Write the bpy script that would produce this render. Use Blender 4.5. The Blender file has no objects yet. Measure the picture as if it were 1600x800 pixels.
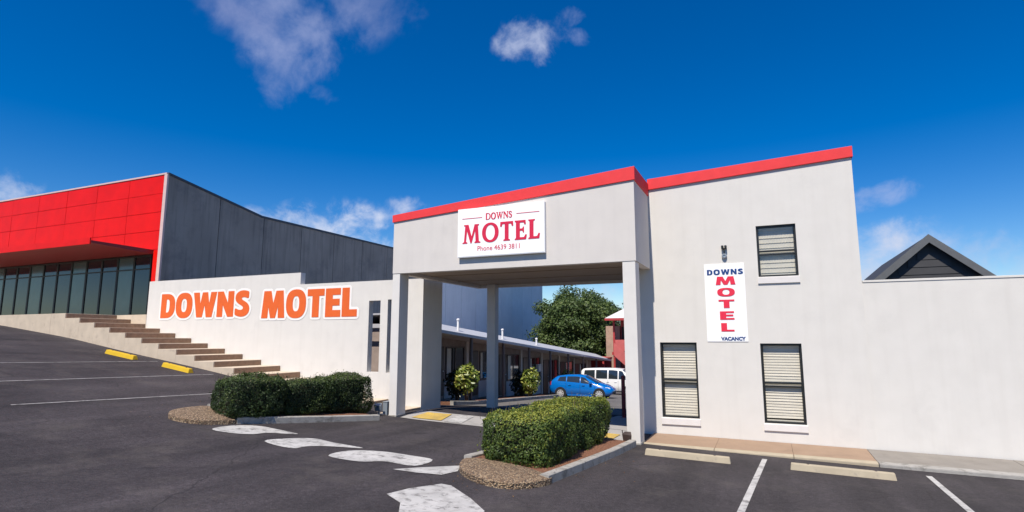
import bpy, bmesh, math, random
import numpy as np
from mathutils import Vector, Matrix
random.seed(7); RNG = np.random.default_rng(7)
R = math.radians
scene = bpy.context.scene
COL = scene.collection

# ------------------------------------------------------------------ camera, world, sun, exposure
cam = bpy.data.cameras.new("camera"); cam_o = bpy.data.objects.new("camera", cam); COL.objects.link(cam_o)
cam.sensor_width = 36.0; cam.lens = 36.0 * 900 / 1600
cam.clip_start = 0.05; cam.clip_end = 3000
cam_o.location = (0, 0, 2.4)
cam_o.rotation_euler = (R(90) + math.atan(130 / 900), 0, R(23.7))
scene.camera = cam_o
scene.render.resolution_x = 1024; scene.render.resolution_y = 512
scene.view_settings.view_transform = 'Standard'
scene.view_settings.look = 'None'
scene.view_settings.gamma = 1.0
scene.view_settings.exposure = 0.45
scene.cycles.max_bounces = 8
SUN_EL = 57.0

world = bpy.data.worlds.new("World"); scene.world = world; world.use_nodes = True
def build_world():
    nt = world.node_tree; N = nt.nodes; L = nt.links
    for n in list(N): N.remove(n)
    out = N.new('ShaderNodeOutputWorld'); bg = N.new('ShaderNodeBackground')
    sky = N.new('ShaderNodeTexSky'); sky.sky_type = 'NISHITA'; sky.sun_disc = False
    sky.sun_elevation = R(SUN_EL); sky.sun_rotation = R(180)
    sky.altitude = 700; sky.air_density = 1.0; sky.dust_density = 0.25; sky.ozone_density = 2.2
    hs = N.new('ShaderNodeHueSaturation'); hs.inputs['Hue'].default_value = 0.511
    hs.inputs['Saturation'].default_value = 1.54; hs.inputs['Value'].default_value = 1.22
    L.new(sky.outputs[0], hs.inputs['Color'])
    geo = N.new('ShaderNodeTexCoord')
    def math_(op, a, b=None, c=None, clamp=False):
        n = N.new('ShaderNodeMath'); n.operation = op; n.use_clamp = clamp
        for i, x in enumerate((a, b, c)):
            if x is None: continue
            if isinstance(x, (int, float)): n.inputs[i].default_value = x
            else: L.new(x, n.inputs[i])
        return n.outputs[0]
    def dot(vec):
        n = N.new('ShaderNodeVectorMath'); n.operation = 'DOT_PRODUCT'
        L.new(geo.outputs['Generated'], n.inputs[0]); n.inputs[1].default_value = vec
        return n.outputs['Value']
    def noise(scale, detail, rough, off, stretch=(1, 1, 1)):
        mp = N.new('ShaderNodeMapping'); mp.inputs['Location'].default_value = off; mp.inputs['Scale'].default_value = stretch
        L.new(geo.outputs['Generated'], mp.inputs['Vector'])
        n = N.new('ShaderNodeTexNoise'); n.inputs['Scale'].default_value = scale
        n.inputs['Detail'].default_value = detail; n.inputs['Roughness'].default_value = rough
        n.inputs['Distortion'].default_value = 0.25
        L.new(mp.outputs[0], n.inputs['Vector']); return n.outputs[0]
    col = hs.outputs['Color']
    # clouds: azimuth (degrees left of +Y), elevation, half sizes in degrees, tilt, opacity, noise scale, tone
    clouds = [
        (46.2, 29.6, 6.5, 3.0, 0, 0.62, 7.0, (3.6, 4.2, 6.8)),
        (45.6, 26.8, 3.8, 3.4, 0, 0.60, 9.0, (3.6, 4.2, 6.8)),
        (46.8, 24.0, 2.4, 2.6, 10, 0.52, 10.0, (3.6, 4.2, 6.8)),
        (39.7, 30.4, 5.0, 2.0, 5, 0.45, 9.0, (2.3, 2.9, 5.4)),
        (52.0, 29.6, 4.0, 2.0, -25, 0.45, 9.0, (2.2, 2.7, 5.2)),
        (22.3, 28.4, 2.5, 2.0, -5, 0.75, 12.0, (5.6, 6.2, 8.2)),
        (18.4, 30.4, 2.4, 0.8, 22, 0.45, 15.0, (3.5, 4.2, 7.0)),
        (18.0, 29.0, 2.2, 0.7, -8, 0.45, 15.0, (3.5, 4.2, 7.0)),
        (43.0, 22.8, 2.2, 0.7, -10, 0.30, 15.0, (3.0, 3.8, 6.6)),
        (40.7, 9.6, 5.6, 2.9, 0, 0.92, 13.0, (8.0, 8.3, 9.4)),
        (46.0, 10.4, 4.0, 1.5, 0, 0.85, 14.0, (6.6, 7.2, 8.8)),
        (34.2, 12.2, 1.9, 1.5, 0, 0.80, 15.0, (6.2, 6.8, 8.6)),
        (-9.6, 5.6, 4.2, 4.2, 0, 0.95, 9.0, (6.4, 6.9, 8.4)),
        (-8.2, 5.2, 2.6, 2.8, 0, 0.80, 14.0, (6.0, 6.6, 8.2)),
        (-15.0, 5.0, 5.0, 3.2, 0, 0.60, 12.0, (5.4, 6.0, 7.8)),
        (-9.5, 12.0, 3.2, 0.9, 10, 0.50, 16.0, (4.4, 5.2, 8.0)),
        (13.6, 3.4, 4.5, 1.7, 0, 0.75, 16.0, (6.2, 6.8, 8.4)),
        (70.0, 9.0, 9.0, 3.2, 0, 0.85, 12.0, (6.4, 7.0, 8.6)),
        (100.0, 24.0, 12.0, 6.0, 0, 0.6, 8.0, (3.4, 4.0, 6.6)),
        (150.0, 20.0, 14.0, 5.0, 0, 0.7, 8.0, (4.4, 5.0, 7.2)),
        (-60.0, 22.0, 13.0, 6.0, 0, 0.6, 8.0, (4.0, 4.6, 6.8)),
        (-110.0, 14.0, 14.0, 5.0, 0, 0.8, 8.0, (5.4, 6.0, 8.0)),
    ]
    for i, (az, el, sa, sb, tilt, op, sc, tone) in enumerate(clouds):
        a, e, t = R(az), R(el), R(tilt)
        c = Vector((-math.sin(a) * math.cos(e), math.cos(a) * math.cos(e), math.sin(e)))
        sa, sb = sa * 1.45, sb * 1.45
        rt = Vector((math.cos(a), math.sin(a), 0)); up = rt.cross(c)
        ax = rt * math.cos(t) + up * math.sin(t); bx = -rt * math.sin(t) + up * math.cos(t)
        da = math_('MULTIPLY', dot(ax), 1 / math.sin(R(sa))); db = math_('MULTIPLY', dot(bx), 1 / math.sin(R(sb)))
        r2 = math_('ADD', math_('MULTIPLY', da, da), math_('MULTIPLY', db, db))
        front = math_('GREATER_THAN', dot(c), 0.5)
        m = math_('SUBTRACT', 1.0, r2)
        nz = noise(sc * 1.35, 9, 0.60, (i * 3.7, i * 1.9, i * 0.7))
        d = math_('ADD', math_('MULTIPLY', m, 0.95), math_('MULTIPLY_ADD', nz, 4.2, -2.3))
        mr = N.new('ShaderNodeMapRange'); mr.interpolation_type = 'SMOOTHSTEP'
        mr.inputs['From Min'].default_value = 0.0; mr.inputs['From Max'].default_value = 1.7
        mr.inputs['To Max'].default_value = op
        L.new(d, mr.inputs['Value'])
        edge = math_('MULTIPLY', m, 2.2, clamp=True)
        f = math_('MULTIPLY', math_('MULTIPLY', mr.outputs[0], front), edge)
        mx = N.new('ShaderNodeMixRGB'); L.new(f, mx.inputs[0]); L.new(col, mx.inputs[1]); mx.inputs[2].default_value = (*tone, 1)
        col = mx.outputs[0]
    L.new(col, bg.inputs['Color']); bg.inputs['Strength'].default_value = 0.075
    L.new(bg.outputs[0], out.inputs['Surface'])
build_world()

sun = bpy.data.lights.new("sun", 'SUN'); sun.energy = 4.6; sun.angle = R(0.53); sun.color = (1.0, 0.925, 0.82)
sun_o = bpy.data.objects.new("sun", sun); COL.objects.link(sun_o)
sun_dir = Vector((0.015, math.cos(R(SUN_EL)), -math.sin(R(SUN_EL)))).normalized()
sun_o.rotation_euler = sun_dir.to_track_quat('-Z', 'Y').to_euler(); sun_o.location = (0, -20, 40)

# ------------------------------------------------------------------ materials
def mat(name, col, rough=0.7, var=0.10, scale=6.0, bump=0.0, bscale=60.0, metal=0.0, coat=0.0, dirt=None, streak=None, spec=None):
    """principled with noise-driven tone variation; dirt=(colour, scale, threshold, amount); streak=(colour, amount)"""
    m = bpy.data.materials.new(name); m.use_nodes = True
    nt = m.node_tree; N = nt.nodes; L = nt.links; b = N['Principled BSDF']
    tc = N.new('ShaderNodeTexCoord')
    nz = N.new('ShaderNodeTexNoise'); nz.inputs['Scale'].default_value = scale; nz.inputs['Detail'].default_value = 5
    L.new(tc.outputs['Object'], nz.inputs['Vector'])
    mr = N.new('ShaderNodeMapRange'); mr.inputs['From Min'].default_value = 0.3; mr.inputs['From Max'].default_value = 0.7
    mr.inputs['To Min'].default_value = 1 - var; mr.inputs['To Max'].default_value = 1 + var
    L.new(nz.outputs[0], mr.inputs['Value'])
    mx = N.new('ShaderNodeVectorMath'); mx.operation = 'SCALE'; mx.inputs[0].default_value = col
    L.new(mr.outputs[0], mx.inputs['Scale'])
    c = mx.outputs[0]
    def blend(c, fac, colour):
        k = N.new('ShaderNodeMixRGB'); L.new(fac, k.inputs[0]); L.new(c, k.inputs[1]); k.inputs[2].default_value = (*colour, 1); return k.outputs[0]
    if dirt:
        dc, ds, th, am = dirt
        n2 = N.new('ShaderNodeTexNoise'); n2.inputs['Scale'].default_value = ds; n2.inputs['Detail'].default_value = 8; n2.inputs['Roughness'].default_value = 0.7
        L.new(tc.outputs['Object'], n2.inputs['Vector'])
        r2 = N.new('ShaderNodeMapRange'); r2.inputs['From Min'].default_value = th; r2.inputs['From Max'].default_value = th + 0.12; r2.inputs['To Max'].default_value = am
        L.new(n2.outputs[0], r2.inputs['Value']); c = blend(c, r2.outputs[0], dc)
    if streak:
        sc_, am = streak
        mp = N.new('ShaderNodeMapping'); mp.inputs['Scale'].default_value = (3.5, 3.5, 0.22)
        L.new(tc.outputs['Object'], mp.inputs['Vector'])
        n3 = N.new('ShaderNodeTexNoise'); n3.inputs['Scale'].default_value = 1.6; n3.inputs['Detail'].default_value = 6
        L.new(mp.outputs[0], n3.inputs['Vector'])
        r3 = N.new('ShaderNodeMapRange'); r3.inputs['From Min'].default_value = 0.5; r3.inputs['From Max'].default_value = 0.75; r3.inputs['To Max'].default_value = am
        L.new(n3.outputs[0], r3.inputs['Value']); c = blend(c, r3.outputs[0], sc_)
    L.new(c, b.inputs['Base Color'])
    b.inputs['Roughness'].default_value = rough; b.inputs['Metallic'].default_value = metal
    if coat: b.inputs['Coat Weight'].default_value = coat; b.inputs['Coat Roughness'].default_value = 0.05
    if spec is not None: b.inputs['Specular IOR Level'].default_value = spec
    if bump:
        nb = N.new('ShaderNodeTexNoise'); nb.inputs['Scale'].default_value = bscale; nb.inputs['Detail'].default_value = 4
        L.new(tc.outputs['Object'], nb.inputs['Vector'])
        bp = N.new('ShaderNodeBump'); bp.inputs['Strength'].default_value = bump; bp.inputs['Distance'].default_value = 0.02
        L.new(nb.outputs[0], bp.inputs['Height']); L.new(bp.outputs[0], b.inputs['Normal'])
    return m
def leaf_mat(name, c0, c1, c2, rough=0.6, trans=0.25):
    m = bpy.data.materials.new(name); m.use_nodes = True
    nt = m.node_tree; N = nt.nodes; L = nt.links; b = N['Principled BSDF']
    at = N.new('ShaderNodeAttribute'); at.attribute_name = 'tint'
    cr = N.new('ShaderNodeValToRGB'); e = cr.color_ramp.elements
    e[0].position = 0; e[0].color = (*c0, 1); e[1].position = 1; e[1].color = (*c2, 1)
    k = e.new(0.55); k.color = (*c1, 1)
    L.new(at.outputs['Fac'], cr.inputs[0]); L.new(cr.outputs[0], b.inputs['Base Color'])
    b.inputs['Roughness'].default_value = rough
    t = N.new('ShaderNodeBsdfTranslucent'); L.new(cr.outputs[0], t.inputs['Color'])
    ms = N.new('ShaderNodeMixShader'); ms.inputs[0].default_value = trans
    L.new(b.outputs[0], ms.inputs[1]); L.new(t.outputs[0], ms.inputs[2]); L.new(ms.outputs[0], N['Material Output'].inputs['Surface'])
    return m
def glass_mat(name, tint=(0.8, 0.85, 0.85), refl=0.12, dark=False):
    m = bpy.data.materials.new(name); m.use_nodes = True
    nt = m.node_tree; N = nt.nodes; L = nt.links
    for n in list(N):
        if n.type == 'BSDF_PRINCIPLED': N.remove(n)
    g = N.new('ShaderNodeBsdfGlossy'); g.inputs['Roughness'].default_value = 0.03
    t = N.new('ShaderNodeBsdfTransparent'); t.inputs['Color'].default_value = (*tint, 1)
    lw = N.new('ShaderNodeLayerWeight'); lw.inputs['Blend'].default_value = 0.5
    pw = N.new('ShaderNodeMath'); pw.operation = 'POWER'; pw.inputs[1].default_value = 4.0; L.new(lw.outputs['Facing'], pw.inputs[0])
    a = N.new('ShaderNodeMath'); a.operation = 'MULTIPLY_ADD'; a.inputs[1].default_value = 0.6; a.inputs[2].default_value = refl; L.new(pw.outputs[0], a.inputs[0])
    ms = N.new('ShaderNodeMixShader'); L.new(a.outputs[0], ms.inputs[0]); L.new(t.outputs[0], ms.inputs[1]); L.new(g.outputs[0], ms.inputs[2])
    L.new(ms.outputs[0], N['Material Output'].inputs['Surface'])
    return m
def asphalt_mat():
    m = bpy.data.materials.new('asphalt'); m.use_nodes = True
    nt = m.node_tree; N = nt.nodes; L = nt.links; b = N['Principled BSDF']
    tc = N.new('ShaderNodeTexCoord')
    def noise(s, d=6, r=0.6, st=None):
        n = N.new('ShaderNodeTexNoise'); n.inputs['Scale'].default_value = s; n.inputs['Detail'].default_value = d; n.inputs['Roughness'].default_value = r
        if st:
            mp = N.new('ShaderNodeMapping'); mp.inputs['Scale'].default_value = st; L.new(tc.outputs['Object'], mp.inputs[0]); L.new(mp.outputs[0], n.inputs['Vector'])
        else: L.new(tc.outputs['Object'], n.inputs['Vector'])
        return n.outputs[0]
    def rng(v, a, b_, lo, hi):
        r = N.new('ShaderNodeMapRange'); r.inputs['From Min'].default_value = a; r.inputs['From Max'].default_value = b_
        r.inputs['To Min'].default_value = lo; r.inputs['To Max'].default_value = hi; L.new(v, r.inputs['Value']); return r.outputs[0]
    def mul(a, b_):
        n = N.new('ShaderNodeMath'); n.operation = 'MULTIPLY'; L.new(a, n.inputs[0]); L.new(b_, n.inputs[1]); return n.outputs[0]
    big = rng(noise(0.35), 0.3, 0.7, 0.72, 1.3)
    fine = mul(rng(noise(55, 3), 0.3, 0.7, 0.6, 1.45), rng(noise(14, 4, .7), 0.32, 0.68, 0.72, 1.3))
    tyre = rng(noise(1.0, 5, 0.6, (1.6, 0.16, 1)), 0.35, 0.7, 1.22, 0.70)
    v = N.new('ShaderNodeTexVoronoi'); v.inputs['Scale'].default_value = 95; L.new(tc.outputs['Object'], v.inputs['Vector'])
    grit = rng(v.outputs['Distance'], 0.0, 0.5, 1.5, 0.75)
    s = mul(mul(mul(big, fine), tyre), grit)
    sc = N.new('ShaderNodeVectorMath'); sc.operation = 'SCALE'; sc.inputs[0].default_value = (0.043, 0.037, 0.040); L.new(s, sc.inputs['Scale'])
    # pale dust and a few dark oil spots
    k = N.new('ShaderNodeMixRGB'); L.new(rng(noise(0.9, 8, 0.7), 0.52, 0.78, 0, 0.55), k.inputs[0]); L.new(sc.outputs[0], k.inputs[1]); k.inputs[2].default_value = (0.10, 0.088, 0.08, 1)
    k2 = N.new('ShaderNodeMixRGB'); L.new(rng(noise(1.7, 3, 0.5, (1, 1, 0)), 0.68, 0.76, 0, 0.7), k2.inputs[0]); L.new(k.outputs[0], k2.inputs[1]); k2.inputs[2].default_value = (0.014, 0.013, 0.014, 1)
    # long hairline cracks
    vc = N.new('ShaderNodeTexVoronoi'); vc.feature = 'DISTANCE_TO_EDGE'; vc.inputs['Scale'].default_value = 0.33
    wv = N.new('ShaderNodeVectorMath'); wv.operation = 'MULTIPLY_ADD'; wv.inputs[1].default_value = (.5, .5, 0)
    nn = N.new('ShaderNodeTexNoise'); nn.inputs['Scale'].default_value = 1.4; nn.inputs['Detail'].default_value = 6; L.new(tc.outputs['Object'], nn.inputs['Vector'])
    L.new(nn.outputs['Color'], wv.inputs[0]); L.new(tc.outputs['Object'], wv.inputs[2]); L.new(wv.outputs[0], vc.inputs['Vector'])
    ck = rng(vc.outputs['Distance'], 0.0, 0.006, 0.65, 0.0); gate = rng(noise(0.25, 2), 0.5, 0.56, 0, 1)
    k3 = N.new('ShaderNodeMixRGB'); L.new(mul(ck, gate), k3.inputs[0]); L.new(k2.outputs[0], k3.inputs[1]); k3.inputs[2].default_value = (0.012, 0.011, 0.011, 1)
    k2 = k3
    L.new(k2.outputs[0], b.inputs['Base Color']); b.inputs['Roughness'].default_value = 0.85; b.inputs['Specular IOR Level'].default_value = 0.3
    bp = N.new('ShaderNodeBump'); bp.inputs['Strength'].default_value = 0.5; bp.inputs['Distance'].default_value = 0.008
    L.new(v.outputs['Distance'], bp.inputs['Height']); L.new(bp.outputs[0], b.inputs['Normal'])
    return m
def aggregate_mat():
    m = bpy.data.materials.new('exposed_aggregate'); m.use_nodes = True
    nt = m.node_tree; N = nt.nodes; L = nt.links; b = N['Principled BSDF']
    tc = N.new('ShaderNodeTexCoord'); v = N.new('ShaderNodeTexVoronoi'); v.inputs['Scale'].default_value = 38
    L.new(tc.outputs['Object'], v.inputs['Vector'])
    cr = N.new('ShaderNodeValToRGB'); e = cr.color_ramp.elements
    e[0].color = (0.11, 0.062, 0.032, 1); e[1].color = (0.46, 0.34, 0.21, 1); k = e.new(0.5); k.color = (0.27, 0.175, 0.10, 1)
    sep = N.new('ShaderNodeSeparateColor'); L.new(v.outputs['Color'], sep.inputs[0]); L.new(sep.outputs[0], cr.inputs[0])
    mr = N.new('ShaderNodeMapRange'); mr.inputs['From Min'].default_value = 0.45; mr.inputs['From Max'].default_value = 0.75; L.new(v.outputs['Distance'], mr.inputs['Value'])
    mx = N.new('ShaderNodeMixRGB'); L.new(mr.outputs[0], mx.inputs[0]); L.new(cr.outputs[0], mx.inputs[1]); mx.inputs[2].default_value = (0.10, 0.075, 0.055, 1)
    L.new(mx.outputs[0], b.inputs['Base Color']); b.inputs['Roughness'].default_value = 0.8
    bp = N.new('ShaderNodeBump'); bp.invert = True; bp.inputs['Strength'].default_value = 1.0; bp.inputs['Distance'].default_value = 0.03
    L.new(v.outputs['Distance'], bp.inputs['Height']); L.new(bp.outputs[0], b.inputs['Normal'])
    return m
def worn_paint(name, col, th=0.58):
    return mat(name, col, 0.75, 0.16, 2.2, 0.3, 90, dirt=((0.085, 0.08, 0.075), 6.0, th, 0.85), streak=((0.20, 0.19, 0.18), 0.6))

M = {}
M['asphalt'] = asphalt_mat()
M['aggregate'] = aggregate_mat()
M['wall'] = mat('white_render', (0.635, 0.612, 0.572), 0.85, 0.03, 2.0, 0.12, 70, dirt=((0.55, 0.53, 0.50), 0.9, 0.56, 0.35), streak=((0.52, 0.49, 0.45), 0.20))
M['wall_left'] = mat('white_render_wall', (0.635, 0.61, 0.57), 0.85, 0.03, 2.0, 0.12, 70, dirt=((0.52, 0.50, 0.47), 1.1, 0.56, 0.30), streak=((0.50, 0.47, 0.43), 0.18))
M['portico'] = mat('grey_white_render', (0.60, 0.565, 0.53), 0.85, 0.035, 1.5, 0.12, 70, dirt=((0.48, 0.45, 0.43), 0.8, 0.56, 0.3), streak=((0.45, 0.43, 0.41), 0.15))
M['column'] = mat('column_paint', (0.65, 0.625, 0.59), 0.8, 0.03, 3.0, 0.10, 70, dirt=((0.5, 0.46, 0.42), 2.0, 0.6, 0.3))
M['soffit'] = mat('soffit_board', (0.28, 0.22, 0.17), 0.8, 0.05, 3.0)
M['trim_red'] = mat('red_capping', (0.74, 0.05, 0.055), 0.6, 0.05, 4.0, spec=0.2, dirt=((0.6, 0.12, 0.12), 3.0, 0.6, 0.3))
M['shop_red'] = mat('shop_red_panel', (0.70, 0.006, 0.002), 0.45, 0.08, 1.2, 0.12, 2.2, spec=0.2)
M['shop_dark_red'] = mat('dark_red_canopy', (0.22, 0.012, 0.012), 0.5, 0.08, 3.0)
M['shop_trim'] = mat('pale_pink_edge_trim', (0.62, 0.45, 0.42), 0.5, 0.05)
M['precast'] = mat('grey_precast_panel', (0.285, 0.255, 0.225), 0.85, 0.12, 0.7, 0.2, 40, dirt=((0.14, 0.135, 0.14), 0.8, 0.52, 0.4), streak=((0.12, 0.105, 0.095), 0.55))
M['precast_pale'] = mat('pale_far_panel', (0.78, 0.77, 0.76), 0.7, 0.05, 1.0, 0.1, 40, streak=((0.6, 0.6, 0.61), 0.3))  # paler base colour for the far panels of the grey side wall
M['joint'] = mat('dark_joint', (0.06, 0.06, 0.065), 0.9, 0.1)
M['flashing'] = mat('dark_metal_flashing', (0.05, 0.06, 0.08), 0.5, 0.1)
M['orange'] = mat('orange_letter_paint', (0.70, 0.115, 0.014), 0.6, 0.04, 6.0)
M['white_paint'] = mat('bright_white_paint', (0.80, 0.78, 0.74), 0.6, 0.02, 6.0)
M['sign_white'] = mat('white_sign_face', (0.88, 0.88, 0.88), 0.35, 0.015, 3.0)
M['sign_red'] = mat('crimson_lettering', (0.62, 0.015, 0.055), 0.4, 0.03)
M['sign_bluered'] = mat('red_lettering', (0.72, 0.025, 0.06), 0.4, 0.03)
M['sign_blue'] = mat('navy_lettering', (0.008, 0.045, 0.19), 0.4, 0.03)
M['sign_edge'] = mat('sign_frame_grey', (0.55, 0.55, 0.54), 0.5, 0.03)
M['frame_black'] = mat('black_window_frame', (0.012, 0.013, 0.013), 0.4, 0.1)
M['slat'] = mat('cream_blind_slat', (0.64, 0.60, 0.51), 0.6, 0.04, 10)
M['curtain'] = mat('cream_blind_fabric', (0.60, 0.57, 0.49), 0.8, 0.05, 4)
M['dark_room'] = mat('dark_interior', (0.02, 0.02, 0.022), 0.9, 0.2)
M['sill'] = mat('sill_paint', (0.66, 0.63, 0.61), 0.8, 0.04)
M['glass'] = glass_mat('window_glass', (0.95, 0.95, 0.94), 0.05)
M['dark_glass'] = mat('dark_tinted_glass', (0.012, 0.016, 0.02), 0.06, 0.1, spec=0.8)
M['teal_glass'] = mat('teal_door_glass', (0.06, 0.11, 0.11), 0.12, 0.15, 1.0, spec=0.7)
M['tread'] = mat('beige_concrete_tread', (0.53, 0.44, 0.335), 0.85, 0.08, 3.0, 0.2, 60, dirt=((0.30, 0.24, 0.19), 2.5, 0.56, 0.5))
M['riser'] = mat('shade_brown_riser', (0.25, 0.16, 0.105), 0.7, 0.15, 8.0)  # shade on the beige risers is put into this brown
M['pavement'] = mat('tan_concrete_paving', (0.285, 0.195, 0.13), 0.85, 0.07, 2.5, 0.25, 60, dirt=((0.21, 0.145, 0.10), 1.8, 0.55, 0.5))
M['grey_paving'] = mat('grey_concrete_paving', (0.22, 0.20, 0.175), 0.85, 0.08, 2.5, 0.25, 60, dirt=((0.16, 0.14, 0.12), 2.0, 0.55, 0.5))
M['kerb'] = mat('weathered_kerb_concrete', (0.32, 0.305, 0.28), 0.9, 0.12, 5.0, 0.4, 50, dirt=((0.13, 0.12, 0.105), 4.0, 0.50, 0.7))
M['apron'] = mat('pale_concrete_apron', (0.33, 0.315, 0.30), 0.85, 0.06, 2.5, 0.2, 60, dirt=((0.22, 0.21, 0.2), 2.0, 0.55, 0.5))
M['cream_stop'] = mat('cream_painted_concrete', (0.37, 0.315, 0.225), 0.8, 0.08, 5.0, 0.2, 60, dirt=((0.25, 0.22, 0.18), 6.0, 0.58, 0.7))
M['yellow'] = mat('yellow_painted_concrete', (0.55, 0.35, 0.006), 0.7, 0.05, 5.0, 0.15, 60, dirt=((0.4, 0.27, 0.03), 7.0, 0.62, 0.6))
M['yellow_line'] = worn_paint('worn_yellow_paint', (0.50, 0.34, 0.07), 0.66)
M['white_line'] = worn_paint('worn_white_road_paint', (0.44, 0.43, 0.415), 0.525)
M['thin_line'] = worn_paint('faded_line_paint', (0.28, 0.27, 0.265), 0.52)
M['mulch'] = mat('bark_mulch', (0.17, 0.075, 0.04), 0.95, 0.45, 30.0, 1.0, 40)
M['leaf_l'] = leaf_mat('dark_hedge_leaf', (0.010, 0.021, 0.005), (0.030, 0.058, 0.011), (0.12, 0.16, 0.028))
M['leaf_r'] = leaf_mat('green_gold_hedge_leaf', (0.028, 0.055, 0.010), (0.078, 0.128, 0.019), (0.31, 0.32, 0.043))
M['leaf_t'] = leaf_mat('tree_leaf', (0.028, 0.052, 0.012), (0.075, 0.12, 0.026), (0.19, 0.23, 0.055))
M['leaf_c'] = leaf_mat('variegated_shrub_leaf', (0.05, 0.10, 0.015), (0.20, 0.25, 0.04), (0.55, 0.52, 0.14), 0.35)
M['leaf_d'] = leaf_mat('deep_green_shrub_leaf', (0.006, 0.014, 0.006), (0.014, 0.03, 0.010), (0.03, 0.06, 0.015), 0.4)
M['core'] = mat('inner_twigs', (0.018, 0.020, 0.008), 0.95, 0.4, 14)
M['bark'] = mat('grey_brown_bark', (0.10, 0.075, 0.055), 0.95, 0.3, 10, 0.6, 20)
M['wing_wall'] = mat('brown_brick_wall', (0.30, 0.24, 0.21), 0.9, 0.15, 3.0, 0.2, 30)
M['wing_pale'] = mat('pale_render_bay', (0.55, 0.50, 0.46), 0.9, 0.1, 3.0)
M['wing_door'] = mat('dark_brown_door', (0.06, 0.035, 0.028), 0.5, 0.15, 4.0)
M['wing_fascia'] = mat('pale_grey_roof_metal', (0.46, 0.46, 0.475), 0.45, 0.05, 2.0, streak=((0.4, 0.4, 0.42), 0.3))
M['wing_post'] = mat('brown_post_paint', (0.13, 0.10, 0.09), 0.6, 0.1)
M['car_blue'] = mat('blue_car_paint', (0.0, 0.13, 0.46), 0.25, 0.02, 2.0, coat=0.8)
M['van_white'] = mat('white_van_paint', (0.78, 0.78, 0.77), 0.3, 0.02, 2.0, coat=0.6)
M['car_glass'] = mat('car_window_glass', (0.02, 0.028, 0.035), 0.05, 0.1, spec=0.9)
M['tyre'] = mat('tyre_rubber', (0.012, 0.012, 0.012), 0.85, 0.1)
M['alloy'] = mat('alloy_wheel', (0.62, 0.62, 0.63), 0.35, 0.03, metal=0.4)
M['lamp_lens'] = mat('headlight_lens', (0.75, 0.78, 0.80), 0.1, 0.02, spec=0.8)
M['tail_lens'] = mat('red_tail_lens', (0.35, 0.01, 0.01), 0.15, 0.02)
M['black_plastic'] = mat('black_plastic', (0.015, 0.015, 0.017), 0.55, 0.05)
M['house_red'] = mat('dark_red_timber', (0.36, 0.035, 0.035), 0.6, 0.1, 3.0)
M['house_pink'] = mat('faded_red_panel', (0.48, 0.11, 0.10), 0.7, 0.1, 3.0)
M['house_brick'] = mat('tan_brick', (0.40, 0.27, 0.20), 0.9, 0.12, 5.0)
M['house_roof'] = mat('pale_metal_roof', (0.62, 0.60, 0.58), 0.5, 0.06, 2.0)
M['gable'] = mat('dark_gable_cladding', (0.045, 0.045, 0.048), 0.7, 0.12, 3.0)
M['barge'] = mat('grey_barge_board', (0.10, 0.105, 0.11), 0.6, 0.08)
M['pole_red'] = mat('maroon_post_paint', (0.16, 0.012, 0.022), 0.5, 0.1)
M['grey_metal'] = mat('grey_fitting', (0.28, 0.32, 0.36), 0.4, 0.08, metal=0.3)
M['brown_metal'] = mat('dark_bronze_fitting', (0.05, 0.035, 0.032), 0.5, 0.1)
M['galv'] = mat('white_pvc_pipe', (0.70, 0.70, 0.70), 0.5, 0.04)

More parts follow.
